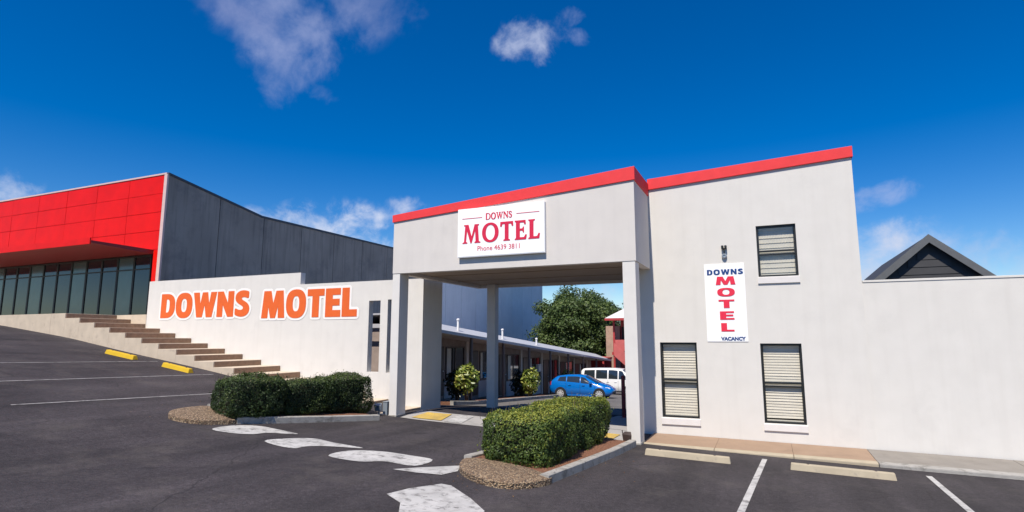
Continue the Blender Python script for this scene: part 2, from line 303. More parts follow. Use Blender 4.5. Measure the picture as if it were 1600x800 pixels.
# ------------------------------------------------------------------ helpers
def link(o): COL.objects.link(o); return o
def tag(o, label, cat=None, group=None, kind=None):
    if label: o['label'] = label
    if cat: o['category'] = cat
    if group: o['group'] = group
    if kind: o['kind'] = kind
    return o
def thing(name, loc, label, cat, group=None, rz=0.0):
    o = bpy.data.objects.new(name, None); o.empty_display_size = 0.2
    link(o); o.location = loc; o.rotation_euler = (0, 0, rz)
    return tag(o, label, cat, group)
def base_of(p):
    b = Vector((0, 0, 0))
    while p is not None:
        b += Vector(p.location); p = p.parent
    return b
class B:
    """collects polygons in world coordinates (or local with .local) and links them as one mesh object"""
    def __init__(s): s.v = []; s.f = []
    def add(s, vs, fs):
        n = len(s.v); s.v += [tuple(p) for p in vs]; s.f += [tuple(i + n for i in f) for f in fs]; return s
    def quad(s, *p): return s.add(p, [tuple(range(len(p)))])
    def box(s, x0, x1, y0, y1, z0, z1):
        return s.hexa([(x0, y0, z0), (x1, y0, z0), (x1, y1, z0), (x0, y1, z0)], [(x0, y0, z1), (x1, y0, z1), (x1, y1, z1), (x0, y1, z1)])
    def hexa(s, lo, hi):
        n = len(lo)
        fs = [tuple(range(n))[::-1], tuple(range(n, 2 * n))] + [(i, (i + 1) % n, n + (i + 1) % n, n + i) for i in range(n)]
        return s.add(list(lo) + list(hi), fs)
    def prism_y(s, poly, y0, y1):      # poly in (x, z), counter-clockwise seen from -y
        return s.hexa([(x, y1, z) for x, z in poly], [(x, y0, z) for x, z in poly])
    def prism_x(s, poly, x0, x1):      # poly in (y, z)
        return s.hexa([(x0, y, z) for y, z in poly], [(x1, y, z) for y, z in poly])
    def tube(s, p0, p1, r0, r1=None, n=10, caps=True):
        r1 = r0 if r1 is None else r1
        p0, p1 = Vector(p0), Vector(p1); d = (p1 - p0).normalized()
        a = d.orthogonal().normalized(); b = d.cross(a)
        lo = [p0 + (a * math.cos(t) + b * math.sin(t)) * r0 for t in [2 * math.pi * i / n for i in range(n)]]
        hi = [p1 + (a * math.cos(t) + b * math.sin(t)) * r1 for t in [2 * math.pi * i / n for i in range(n)]]
        fs = [(i, (i + 1) % n, n + (i + 1) % n, n + i) for i in range(n)]
        if caps: fs += [tuple(range(n))[::-1], tuple(range(n, 2 * n))]
        return s.add(lo + hi, fs)
    def lathe(s, c, axis, prof, n=20):   # prof: list of (r, h)
        c = Vector(c); d = Vector(axis).normalized(); a = d.orthogonal().normalized(); b = d.cross(a)
        vs = []; m = len(prof)
        for r, h in prof:
            for i in range(n):
                t = 2 * math.pi * i / n; vs.append(c + d * h + (a * math.cos(t) + b * math.sin(t)) * r)
        fs = []
        for j in range(m - 1):
            for i in range(n): fs.append((j * n + i, j * n + (i + 1) % n, (j + 1) * n + (i + 1) % n, (j + 1) * n + i))
        fs += [tuple(range(n))[::-1], tuple(range((m - 1) * n, m * n))]
        return s.add(vs, fs)
    def build(s, name, m, parent=None, bevel=0.0, smooth=False, local=False, fixn=True):
        off = Vector((0, 0, 0)) if (local or parent is None) else base_of(parent)
        me = bpy.data.meshes.new(name)
        me.from_pydata([(x - off.x, y - off.y, z - off.z) for x, y, z in s.v], [], s.f)
        if fixn or bevel:
            bm = bmesh.new(); bm.from_mesh(me)
            if fixn: bmesh.ops.recalc_face_normals(bm, faces=bm.faces)
            if bevel:
                ed = [e for e in bm.edges if len(e.link_faces) == 2 and e.calc_face_angle(0) > 0.6]
                bmesh.ops.bevel(bm, geom=ed, offset=bevel, segments=2, profile=0.6, affect='EDGES', clamp_overlap=True)
            bm.to_mesh(me); bm.free()
        if m is not None:
            me.materials.append(m)
        if smooth:
            me.polygons.foreach_set('use_smooth', [True] * len(me.polygons))
        me.update()
        o = bpy.data.objects.new(name, me); o.parent = parent
        return link(o)
def box(name, m, parent, x0, x1, y0, y1, z0, z1, bevel=0.0): return B().box(x0, x1, y0, y1, z0, z1).build(name, m, parent, bevel)

# ground height (a gentle hill: up to the left car park, down into the courtyard)
FU = [-90, -34, -29, -24, -20.5, -18.2, -16, -12.5, -9.4, -2.8, 2, 10, 90]; FZ = [3.3, 3.2, 3.0, 2.45, 1.94, 1.64, 1.34, .76, .30, .05, -.08, -.2, -.6]
GV = [-60, 0, 13.4, 19.6, 33, 43, 60, 200]; GZ = [.9, .4, 0, -.1, -.9, -1.5, -2.4, -4]
def _sm(x, X, Z, w): return sum(np.interp(x + k * w, X, Z) for k in (-1, -.5, 0, .5, 1)) / 5
def _ss(a, b, x):
    t = min(max((x - a) / (b - a), 0), 1); return t * t * (3 - 2 * t)
def gh(u, v):
    f = _sm(u, FU, FZ, .8); t = _ss(14.8, 15.6, v); t2 = _ss(15.6, 21, v)
    f = f * (1 - t) + min(f, .30) * t
    f = f * (1 - t2) + min(f, 0) * t2
    return float(f + _sm(v, GV, GZ, .8))
def drape(name, poly, m, dz=0.006, cuts=3, label=None, parent=None, kind='structure'):
    bm = bmesh.new(); f = bm.faces.new([bm.verts.new((x, y, 0)) for x, y in poly])
    bmesh.ops.triangulate(bm, faces=[f])
    bmesh.ops.subdivide_edges(bm, edges=bm.edges[:], cuts=cuts, use_grid_fill=True)
    for v in bm.verts: v.co.z = gh(v.co.x, v.co.y) + dz
    bmesh.ops.recalc_face_normals(bm, faces=bm.faces)
    if sum(f.normal.z for f in bm.faces) < 0: bmesh.ops.reverse_faces(bm, faces=bm.faces)
    me = bpy.data.meshes.new(name); bm.to_mesh(me); bm.free(); me.materials.append(m)
    o = link(bpy.data.objects.new(name, me)); o.parent = parent
    if parent is None: tag(o, label, None, None, kind)
    return o
def sweep(b, path, w, z0, z1, n=8):
    """kerb-like bar following a plan polyline, draped on the ground"""
    pts = []
    for (x0, y0), (x1, y1) in zip(path, path[1:]):
        for i in range(n): pts.append((x0 + (x1 - x0) * i / n, y0 + (y1 - y0) * i / n))
    pts.append(path[-1]); L_ = len(pts); vs = []; fs = []
    for i, (x, y) in enumerate(pts):
        a = pts[max(i - 1, 0)]; c = pts[min(i + 1, L_ - 1)]
        d = Vector((c[0] - a[0], c[1] - a[1])).normalized(); nx, ny = -d.y * w / 2, d.x * w / 2; g = gh(x, y)
        vs += [(x + nx, y + ny, g + z0), (x - nx, y - ny, g + z0), (x - nx, y - ny, g + z1 - .015), (x - nx * .8, y - ny * .8, g + z1), (x + nx * .8, y + ny * .8, g + z1), (x + nx, y + ny, g + z1 - .015)]
    for i in range(L_ - 1):
        for k in range(6): fs.append((i * 6 + k, i * 6 + (k + 1) % 6, i * 6 + 6 + (k + 1) % 6, i * 6 + 6 + k))
    fs += [tuple(range(6))[::-1], tuple(range((L_ - 1) * 6, L_ * 6))]
    b.add(vs, fs); return b
def wall_holes(b, us, zs, v0, v1, solid, ztop=None):
    """upright slab between v0 and v1 built from a grid of cells, with real openings"""
    n, k = len(us), len(zs)
    def P(i, j, v):
        z = zs[j]
        if ztop and j == k - 1: z = ztop(us[i])
        return (us[i], v, z)
    S = [[solid(i, j) for j in range(k - 1)] for i in range(n - 1)]
    def s(i, j): return 0 <= i < n - 1 and 0 <= j < k - 1 and S[i][j]
    for i in range(n - 1):
        for j in range(k - 1):
            if not S[i][j]: continue
            b.quad(P(i, j, v0), P(i + 1, j, v0), P(i + 1, j + 1, v0), P(i, j + 1, v0))
            b.quad(P(i, j, v1), P(i, j + 1, v1), P(i + 1, j + 1, v1), P(i + 1, j, v1))
            if not s(i - 1, j): b.quad(P(i, j, v0), P(i, j + 1, v0), P(i, j + 1, v1), P(i, j, v1))
            if not s(i + 1, j): b.quad(P(i + 1, j, v0), P(i + 1, j, v1), P(i + 1, j + 1, v1), P(i + 1, j + 1, v0))
            if not s(i, j - 1): b.quad(P(i, j, v0), P(i, j, v1), P(i + 1, j, v1), P(i + 1, j, v0))
            if not s(i, j + 1): b.quad(P(i, j + 1, v0), P(i + 1, j + 1, v0), P(i + 1, j + 1, v1), P(i, j + 1, v1))
    return b

# ------------------------------------------------------------------ lettering
def _ell(cx, cy, rx, ry, p=2.3, n=36, a0=0, a1=360):
    out = []
    for i in range(n + (0 if a1 - a0 == 360 else 1)):
        t = R(a0 + (a1 - a0) * i / n); c, s = math.cos(t), math.sin(t)
        out.append((cx + rx * math.copysign(abs(c) ** (2 / p), c), cy + ry * math.copysign(abs(s) ** (2 / p), s)))
    return out
def _stroke(pts, wid, n=10):
    P = [Vector(p) for p in pts]; sp = []; ws = []
    for i in range(len(P) - 1):
        p0, p1, p2, p3 = P[max(i - 1, 0)], P[i], P[i + 1], P[min(i + 2, len(P) - 1)]
        for k in range(n):
            t = k / n
            sp.append(0.5 * ((2 * p1) + (p2 - p0) * t + (2 * p0 - 5 * p1 + 4 * p2 - p3) * t * t + (3 * p1 - p0 - 3 * p2 + p3) * t ** 3))
            ws.append(wid[i] + (wid[i + 1] - wid[i]) * t)
    sp.append(P[-1]); ws.append(wid[-1]); l = []; r = []
    for i, p in enumerate(sp):
        d = (sp[min(i + 1, len(sp) - 1)] - sp[max(i - 1, 0)]).normalized(); nrm = Vector((-d.y, d.x))
        l.append(tuple(p + nrm * ws[i] / 2)); r.append(tuple(p - nrm * ws[i] / 2))
    return l + r[::-1]
def _rect_arc(x0, x1, y0, y1, p): return [(x0, y0)] + _ell(x0 + (x1 - x0) * .35, (y0 + y1) / 2, (x1 - x0) * .65, (y1 - y0) / 2, p, 18, -90, 90) + [(x0, y1)]
_S = [(.545, .965), (.44, 1.0), (.31, 1.015), (.165, .985), (.06, .90), (.015, .765), (.04, .63), (.125, .535), (.245, .465), (.325, .41), (.365, .345), (.355, .27), (.30, .225), (.215, .215), (.11, .245), (.035, .29), (.02, .265), (.02, .085), (.04, .055), (.16, .005), (.29, -.015), (.43, .01), (.55, .10), (.60, .25), (.57, .41), (.48, .515), (.355, .59), (.285, .64), (.25, .695), (.27, .755), (.33, .785), (.42, .775), (.53, .73), (.55, .75), (.555, .945)]
def _chaikin(p, n=2):
    for _ in range(n):
        q = []
        for k in range(len(p)):
            a, b = p[k], p[(k + 1) % len(p)]
            q += [(a[0] * .75 + b[0] * .25, a[1] * .75 + b[1] * .25), (a[0] * .25 + b[0] * .75, a[1] * .25 + b[1] * .75)]
        p = q
    return p
HEAVY = {   # heavy grotesque: width, contours
    'D': (.64, [_rect_arc(0, .64, 0, 1, 2.6), _rect_arc(.225, .415, .19, .81, 2.6)]),
    'O': (.74, [_ell(.37, .5, .37, .52, 2.5), _ell(.37, .5, .145, .31, 2.5)]),
    'W': (1.0, [[(0, 1), (.225, 1), (.30, .42), (.395, 1), (.605, 1), (.70, .42), (.775, 1), (1, 1), (.83, 0), (.60, 0), (.50, .60), (.40, 0), (.17, 0)]]),
    'N': (.68, [[(0, 0), (0, 1), (.225, 1), (.465, .46), (.465, 1), (.68, 1), (.68, 0), (.46, 0), (.215, .55), (.215, 0)]]),
    'S': (.60, [_chaikin(_S)]),
    'M': (.90, [[(0, 0), (.075, 1), (.335, 1), (.45, .45), (.565, 1), (.825, 1), (.90, 0), (.68, 0), (.655, .56), (.535, 0), (.365, 0), (.245, .56), (.22, 0)]]),
    'T': (.60, [[(0, 1), (.60, 1), (.60, .79), (.41, .79), (.41, 0), (.19, 0), (.19, .79), (0, .79)]]),
    'E': (.52, [[(0, 0), (0, 1), (.51, 1), (.51, .80), (.225, .80), (.225, .61), (.48, .61), (.48, .41), (.225, .41), (.225, .20), (.52, .20), (.52, 0)]]),
    'L': (.50, [[(0, 0), (0, 1), (.225, 1), (.225, .21), (.50, .21), (.50, 0)]]),
}
SERIF = {   # flared serif
    'M': (.98, [[(0, 0), (.02, .05), (.09, .08), (.15, .93), (.08, .95), (.08, 1), (.33, 1), (.50, .36), (.66, 1), (.90, 1), (.90, .95), (.84, .92), (.90, .08), (.98, .05), (.98, 0), (.66, 0), (.66, .05), (.72, .09), (.69, .66), (.50, 0), (.44, 0), (.25, .66), (.20, .09), (.27, .05), (.27, 0)]]),
    'D': (.82, [_rect_arc(0, .82, 0, 1, 2.2), _rect_arc(.20, .64, .08, .92, 2.2)]),
    'W': (1.15, [[(-.02, 1), (.30, 1), (.30, .95), (.23, .92), (.36, .30), (.52, .86), (.46, .95), (.46, 1), (.76, 1), (.76, .95), (.69, .92), (.82, .30), (.96, .90), (.88, .95), (.88, 1), (1.16, 1), (1.16, .95), (1.08, .91), (.84, 0), (.74, 0), (.575, .62), (.40, 0), (.29, 0), (.07, .92), (-.02, .95)]]),
    'N': (.86, [[(0, 0), (0, .05), (.07, .09), (.07, .91), (0, .95), (0, 1), (.24, 1), (.68, .34), (.68, .91), (.60, .95), (.60, 1), (.86, 1), (.86, .95), (.79, .91), (.79, 0), (.68, 0), (.18, .74), (.18, .09), (.26, .05), (.26, 0)]]),
    'S': (.58, [_stroke([(.52, .74), (.44, .90), (.29, .945), (.14, .88), (.10, .73), (.20, .60), (.36, .49), (.48, .35), (.44, .15), (.28, .055), (.12, .11), (.03, .28)], [.10, .10, .11, .15, .17, .18, .18, .18, .15, .11, .10, .10], 5)]),
    'O': (.88, [_ell(.44, .5, .44, .52, 2.15), _ell(.44, .5, .24, .40, 2.1)]),
    'T': (.66, [[(0, 1.0), (.66, 1.0), (.67, .76), (.60, .74), (.55, .88), (.43, .88), (.43, .09), (.50, .05), (.50, 0), (.16, 0), (.16, .05), (.23, .09), (.23, .88), (.11, .88), (.06, .74), (-.01, .76)]]),
    'E': (.60, [[(0, 0), (0, .05), (.06, .09), (.06, .91), (0, .95), (0, 1), (.55, 1), (.56, .78), (.49, .77), (.45, .88), (.26, .88), (.26, .57), (.38, .57), (.42, .66), (.47, .66), (.47, .36), (.42, .36), (.38, .46), (.26, .46), (.26, .12), (.47, .12), (.54, .26), (.61, .24), (.57, 0)]]),
    'L': (.56, [[(0, 0), (0, .05), (.06, .09), (.06, .91), (0, .95), (0, 1), (.33, 1), (.33, .95), (.26, .91), (.26, .12), (.43, .12), (.51, .28), (.58, .26), (.54, 0)]]),
}
def _curve_mesh(contours, offset, depth):
    cu = bpy.data.curves.new('tmp', 'CURVE'); cu.dimensions = '2D'; cu.fill_mode = 'BOTH'; cu.extrude = depth; cu.offset = offset
    for c in contours:
        sp = cu.splines.new('POLY'); sp.points.add(len(c) - 1); sp.use_cyclic_u = True
        for p, (x, y) in zip(sp.points, c): p.co = (x, y, 0, 1)
    return _eval_mesh(cu)
def _eval_mesh(cu):
    o = bpy.data.objects.new('tmp', cu); COL.objects.link(o)
    dg = bpy.context.evaluated_depsgraph_get(); dg.update()
    me = bpy.data.meshes.new_from_object(o.evaluated_get(dg)); bpy.data.objects.remove(o); return me
def _place_text(me, name, m, parent, fx, fz, v, depth):
    """mesh in its own x,y -> world u = fx(x), z = fz(y), front face at v"""
    off = base_of(parent)
    for p in me.vertices:
        x, y, z = p.co
        p.co = (fx(x) - off.x, v - (z + depth) - off.y, fz(y) - off.z)
    bm = bmesh.new(); bm.from_mesh(me); bmesh.ops.recalc_face_normals(bm, faces=bm.faces); bm.to_mesh(me); bm.free()
    me.materials.clear(); me.materials.append(m); me.name = name
    o = bpy.data.objects.new(name, me); o.parent = parent; return link(o)
def word(text, font, parent, m, u0, u1, z0, z1, v, gap=.09, space=.32, border=None, depth=0.004, grow=0.0):
    x = 0; items = []
    for ch in text:
        if ch == ' ': x += space; continue
        w, cs = font[ch]; items.append((ch, x, w, cs)); x += w + gap
    tot = x - gap
    fx = lambda t: u0 + (u1 - u0) * t / tot
    fz = lambda y: z0 + (z1 - z0) * y
    ALL = []
    for ch, x0, w, cs in items:
        # scale to real metres first so that the border offset is even
        C = [[(fx(x0 + px), fz(py)) for px, py in c] for c in cs]
        ALL += C
        _place_text(_curve_mesh(C, grow, depth), 'letter', m, parent, lambda t: t, lambda t: t, v - (0.006 if border else 0.0), 0.004)
    if border: _border_add(ALL, border, parent, v)
def _border_add(ALL, border, parent, v): sdf_border(ALL, border[1], border[0], parent, v - .004)
def sdf_border(contours, off, m, parent, v, cell=.035):
    seg = np.array([(*c[i], *c[(i + 1) % len(c)]) for c in contours for i in range(len(c))])
    x0, x1 = seg[:, [0, 2]].min() - off * 1.6, seg[:, [0, 2]].max() + off * 1.6; y0, y1 = seg[:, [1, 3]].min() - off * 1.6, seg[:, [1, 3]].max() + off * 1.6
    X = np.arange(x0, x1 + cell, cell); Y = np.arange(y0, y1 + cell, cell); F = np.empty((len(X), len(Y)))
    ax_, ay = seg[:, 0], seg[:, 1]; dx, dy = seg[:, 2] - ax_, seg[:, 3] - ay; l2 = dx * dx + dy * dy + 1e-12
    for i, x in enumerate(X):
        px = x - ax_[None]; py = Y[:, None] - ay[None]; t = np.clip((px * dx + py * dy) / l2, 0, 1)
        d = np.sqrt(((px - t * dx) ** 2 + (py - t * dy) ** 2).min(1))
        cr = ((ay[None] > Y[:, None]) != ((ay + dy)[None] > Y[:, None])) & (x < dx * (Y[:, None] - ay) / np.where(dy == 0, 1e-9, dy) + ax_)
        F[i] = np.where(cr.sum(1) % 2 == 1, -d, d) - off
    b = B()
    for i in range(len(X) - 1):
        for j in range(len(Y) - 1):
            q = [(X[i], Y[j], F[i, j]), (X[i + 1], Y[j], F[i + 1, j]), (X[i + 1], Y[j + 1], F[i + 1, j + 1]), (X[i], Y[j + 1], F[i, j + 1])]
            if all(p[2] > 0 for p in q): continue
            out = []
            for k in range(4):
                p, r = q[k], q[(k + 1) % 4]
                if p[2] <= 0: out.append(p)
                if (p[2] <= 0) != (r[2] <= 0):
                    t = p[2] / (p[2] - r[2]); out.append((p[0] + (r[0] - p[0]) * t, p[1] + (r[1] - p[1]) * t, 0))
            if len(out) > 2: b.quad(*[(float(p[0]), v, float(p[1])) for p in out])
    b.build('letter_border', m, parent, fixn=False)
def plain_text(text, parent, m, u0, u1, z0, z1, v, name='lettering', bold=0.0, shear=0.0):
    cu = bpy.data.curves.new('tmp', 'FONT'); cu.body = text; cu.size = 1; cu.extrude = 0.002; cu.offset = bold; cu.shear = shear; cu.resolution_u = 3
    me = _eval_mesh(cu)
    xs = [p.co.x for p in me.vertices]; ys = [p.co.y for p in me.vertices]
    a, b_, c, d = min(xs), max(xs), min(ys), max(ys)
    fx = lambda x: u0 + (u1 - u0) * (x - a) / (b_ - a); fz = lambda y: z0 + (z1 - z0) * (y - c) / (d - c)
    bm = bmesh.new(); bm.from_mesh(me); bmesh.ops.remove_doubles(bm, verts=bm.verts, dist=1e-5); left = set(bm.verts)
    while left:                       # every character is a piece of its own
        seed = left.pop(); comp = {seed}; todo = [seed]
        while todo:
            q = todo.pop()
            for e in q.link_edges:
                w = e.other_vert(q)
                if w not in comp: comp.add(w); todo.append(w)
        left -= comp; vl = list(comp); ix = {w: k for k, w in enumerate(vl)}
        fs = {f for w in vl for f in w.link_faces}; mm = bpy.data.meshes.new('letter')
        mm.from_pydata([w.co[:] for w in vl], [], [[ix[w] for w in f.verts] for f in fs])
        _place_text(mm, 'letter', m, parent, fx, fz, v, 0.002)
    bm.free()

# ------------------------------------------------------------------ foliage
def leaves(name, cen, nrm, size, tint, m, parent=None):
    n = len(cen); nrm = nrm / np.linalg.norm(nrm, axis=1, keepdims=True)
    r = RNG.normal(size=(n, 3)); a = np.cross(nrm, r); a /= np.linalg.norm(a, axis=1, keepdims=True); b = np.cross(nrm, a)
    L_ = size[:, None]; W = L_ * .52
    v = np.empty((n, 4, 3)); v[:, 0] = cen - a * L_ * .5; v[:, 1] = cen + b * W * .5 - nrm * L_ * .10; v[:, 2] = cen + a * L_ * .5; v[:, 3] = cen - b * W * .5 - nrm * L_ * .10
    off = np.array(base_of(parent)) if parent else np.zeros(3)
    v = (v - off).reshape(-1, 3)
    me = bpy.data.meshes.new(name); me.vertices.add(4 * n); me.vertices.foreach_set('co', v.ravel().astype(np.float32))
    idx = np.arange(n)[:, None] * 4 + np.array([[0, 1, 2, 0, 2, 3]]); me.loops.add(6 * n); me.loops.foreach_set('vertex_index', idx.ravel().astype(np.int32))
    me.polygons.add(2 * n); me.polygons.foreach_set('loop_start', np.arange(0, 6 * n, 3, dtype=np.int32)); me.polygons.foreach_set('loop_total', np.full(2 * n, 3, dtype=np.int32))
    me.update(calc_edges=True)
    at = me.attributes.new('tint', 'FLOAT', 'FACE'); at.data.foreach_set('value', np.repeat(np.clip(tint, 0, 1), 2).astype(np.float32))
    me.materials.append(m); o = bpy.data.objects.new(name, me); o.parent = parent; return link(o)
def lump(p, f, seed):
    s = np.zeros(len(p))
    for k in range(4):
        d = np.array([math.sin(seed + k * 1.7), math.cos(seed * 1.3 + k * 2.1), math.sin(seed * .7 + k)]); d /= np.linalg.norm(d)
        s += np.sin(p @ d * f * (1 + .6 * k) + seed * 3 + k) / (1 + .5 * k)
    return s / 2.2
def hedge_block(c, half, rz, n, size, seed, p=6.0, rough=.07):
    """leaf centres and normals over a clipped, rounded block"""
    a = np.array([half[1] * half[2], half[0] * half[2], half[0] * half[1]]); pr = a / a.sum()
    ax = RNG.choice(3, n, p=pr); q = RNG.uniform(-1, 1, (n, 3)); q[np.arange(n), ax] = RNG.choice([-1, 1], n)
    k = (np.abs(q) ** p).sum(1) ** (-1 / p); q = q * k[:, None]
    nr = np.sign(q) * np.abs(q) ** (p - 1) / np.array(half); nr /= np.linalg.norm(nr, axis=1, keepdims=True)
    P = q * np.array(half)
    dsp = lump(P, 4.2, seed) * rough + lump(P, 11, seed + 5) * rough * .55 - np.abs(RNG.normal(0, .05, n)) + (RNG.random(n) < .03) * RNG.uniform(0, .10, n) - .16 * np.clip(lump(P, 8.5, seed + 9) - .55, 0, 1)
    P = P + nr * dsp[:, None]
    cs, sn = math.cos(rz), math.sin(rz); Rm = np.array([[cs, -sn, 0], [sn, cs, 0], [0, 0, 1]])
    nn = nr + RNG.normal(0, .55, (n, 3))
    return P @ Rm.T + np.array(c), nn @ Rm.T, nr @ Rm.T, RNG.uniform(.75, 1.35, n) * size, dsp
def core_block(c, half, rz, seed):
    bm = bmesh.new(); bmesh.ops.create_cube(bm, size=2); bmesh.ops.subdivide_edges(bm, edges=bm.edges[:], cuts=5, use_grid_fill=True)
    pts = np.array([v.co[:] for v in bm.verts]); k = (np.abs(pts) ** 6.0).sum(1) ** (-1 / 6.0); pts = pts * k[:, None] * (np.array(half) - .17)
    pts += lump(pts, 4.2, seed)[:, None] * .02
    cs, sn = math.cos(rz), math.sin(rz); Rm = np.array([[cs, -sn, 0], [sn, cs, 0], [0, 0, 1]]); pts = pts @ Rm.T + np.array(c)
    b = B(); b.add([tuple(p) for p in pts], [tuple(v.index for v in f.verts) for f in bm.faces]); bm.free(); return b

# ================================================================== SETTING
us = sorted(set(np.round(np.concatenate([[-600, -300, -160, -100, -70, -50, -40, -34], np.arange(-30, 12.01, .25), [14, 18, 25, 35, 60, 100, 200, 400, 600]]), 3)))
vs = sorted(set(np.round(np.concatenate([[-400, -150, -60, -25, -12, -6], np.arange(-3, 24.01, .25), np.arange(25, 60, 1.0), [70, 90, 130, 200, 350, 700, 1200]]), 3)))
gb = B(); nv = len(vs)
gb.v = [(float(u), float(v), gh(u, v)) for u in us for v in vs]
gb.f = [(i * nv + j, (i + 1) * nv + j, (i + 1) * nv + j + 1, i * nv + j + 1) for i in range(len(us) - 1) for j in range(nv - 1)]
g = gb.build('ground', M['asphalt'], None, fixn=False, smooth=True); tag(g, 'dark asphalt car park sloping gently around the motel entrance', None, None, 'structure')

M['hill'] = mat('distant_wooded_hill', (0.055, 0.075, 0.045), 0.95, 0.35, 0.05)
hb = B(); nh = 120; H_ = []
for k in range(nh + 1):
    a = R(-110 + 220 * k / nh); h = 17 + 9 * math.sin(k * .21) + 5 * math.sin(k * .53 + 1) + 2.0 * math.sin(k * 1.7)
    for rr, zz in ((430, -12), (520, h * .75), (640, h + 4), (900, -12)): H_.append((-math.sin(a) * rr, math.cos(a) * rr, zz))
hb.add(H_, [(k * 4 + q, k * 4 + 4 + q, k * 4 + 5 + q, k * 4 + 1 + q) for k in range(nh) for q in range(3)])
tag(hb.build('hills', M['hill'], None, smooth=True), 'low wooded hills along the horizon', None, None, 'structure')

# pavement in front of the right hand block, two colours of slab, each slab a piece
pv = bpy.data.objects.new('pavement', None); link(pv); pv.location = (-0.5, 14.4, 0.05); tag(pv, 'tan concrete pavement with low kerb under the ground floor windows', None, None, 'structure')
def slab(x0, x1, y0, y1, m, h=.075, low=.3):
    b = B(); z = [gh(x, y) + h for x, y in ((x0, y0), (x1, y0), (x1, y1), (x0, y1))]
    zt = [.060, .035, .035, .060] if y0 < 14 else z
    f = lambda x: .045 - .012 * (x + 2.8)
    b.hexa([(x0, y0, f(x0) - low), (x1, y0, f(x1) - low), (x1, y1, f(x1) - low), (x0, y1, f(x0) - low)], [(x0, y0, f(x0)), (x1, y0, f(x1)), (x1, y1, f(x1) + .02), (x0, y1, f(x0) + .02)])
    return b
xs_ = [-2.76, -1.2, 0.36, 1.86]
for a_, b_ in zip(xs_, xs_[1:]):
    slab(a_ + .0015, b_ - .0015, 13.80, 15.19, M['pavement']).build('paving_slab', M['pavement'], pv, .006)
    kb = slab(a_ + .003, b_ - .003, 13.62, 13.795, M['pavement']); kb.build('kerb_stone', M['cream_stop'], pv, .02)
for a_, b_ in zip([1.86, 4.4, 7.0, 10.0], [4.4, 7.0, 10.0, 14.0]):
    slab(a_ + .006, b_ - .004, 13.80, 15.19, M['grey_paving']).build('paving_slab', M['grey_paving'], pv, .006)
    slab(a_ + .006, b_ - .003, 13.62, 13.795, M['grey_paving']).build('kerb_stone', M['kerb'], pv, .02)

# concrete apron crossing the driveway under the front of the portico, with painted bands
drape('driveway_apron', [(-9.18, 13.42), (-3.1, 13.62), (-3.1, 15.35), (-9.55, 15.1)], M['apron'], .009, 12, 'pale concrete strip crossing the driveway between the portico columns')
drape('walkway', [(-4.55, 15.36), (-3.1, 15.36), (-3.1, 18.9), (-4.55, 18.9)], M['apron'], .010, 3, 'pale concrete walkway in shade behind the right portico column')
drape('painted_patch', [(-8.95, 13.62), (-8.05, 13.66), (-8.45, 14.95), (-9.15, 14.75)], M['yellow_line'], .024, 5, 'yellow painted patch on the concrete strip beside the left portico column')
drape('painted_patch', [(-4.3, 13.75), (-3.45, 13.75), (-3.45, 14.5), (-4.3, 14.5)], M['yellow_line'], .024, 4, 'yellow painted patch on the concrete strip behind the right hedge')
for x in (-7.9, -6.55, -5.6):
    drape('painted_band', [(x, 13.55), (x + .5, 13.55), (x + .15, 15.0), (x - .35, 15.0)], M['white_line'], .020, 5, 'white painted band on the concrete strip under the portico')

def rounded(pts, n=5):     # Catmull-Rom closed
    P = [Vector(p) for p in pts]; out = []; m = len(P)
    for i in range(m):
        p0, p1, p2, p3 = P[i - 1], P[i], P[(i + 1) % m], P[(i + 2) % m]
        for k in range(n):
            t = k / n; q = 0.5 * ((2 * p1) + (p2 - p0) * t + (2 * p0 - 5 * p1 + 4 * p2 - p3) * t * t + (3 * p1 - p0 - 3 * p2 + p3) * t ** 3); out.append((q.x, q.y))
    return out
# teeth of the entry hump, bay lines
teeth = [
    ([(-10.4, 8.58), (-10.47, 9.09), (-10.24, 9.55), (-9.82, 9.68), (-9.16, 9.67), (-9.59, 9.29), (-9.67, 8.95), (-9.98, 8.67)], 'white painted tooth nearest the left island'),
    ([(-9.04, 8.66), (-8.94, 9.17), (-8.6, 9.52), (-8.01, 9.41), (-7.17, 9.29), (-7.77, 9.05), (-8.09, 8.79), (-8.17, 8.47)], 'white painted tooth second from the left island'),
    ([(-7.18, 8.33), (-7.21, 8.92), (-6.72, 9.23), (-6.1, 9.24), (-5.55, 9.15), (-5.52, 8.53), (-6.13, 8.52), (-6.47, 8.26)], 'white painted tooth in the middle of the driveway entry'),
    ([(-5.66, 8.10), (-5.36, 8.50), (-4.91, 9.02), (-4.74, 8.6), (-4.82, 8.22), (-5.23, 8.12)], 'white painted tooth touching the right island nose'),
    ([(-4.83, 6.79), (-4.75, 7.23), (-4.52, 7.71), (-4.35, 7.7), (-3.79, 7.24), (-3.35, 6.79), (-3.3, 6.3), (-4.13, 6.05), (-4.43, 6.53)], 'large white painted patch in the foreground before the right island')]
for poly, lab in teeth: drape('road_marking', poly if len(poly) != 8 else rounded(poly, 4), M['white_line'], .009, 3 if len(poly) != 8 else 2, lab)
def bay_line(x0, y0, x1, y1, w, m, lab): drape('bay_line', [(x0 - w / 2, y0), (x0 + w / 2, y0), (x1 + w / 2, y1), (x1 - w / 2, y1)], m, .008, 3, lab)
bay_line(-.19, 13.18, -.60, 6.0, .095, M['white_line'], 'white bay line between the two cream wheel stops')
bay_line(2.55, 13.1, 2.35, 6.5, .095, M['white_line'], 'white bay line at the far right of the car park')
bay_line(-15.80, 12.95, -15.70, 7.0, .055, M['thin_line'], 'thin white bay line ending below the stair foot')
bay_line(-13.36, 12.4, -13.52, 6.6, .055, M['thin_line'], 'thin white bay line running behind the left hedge')
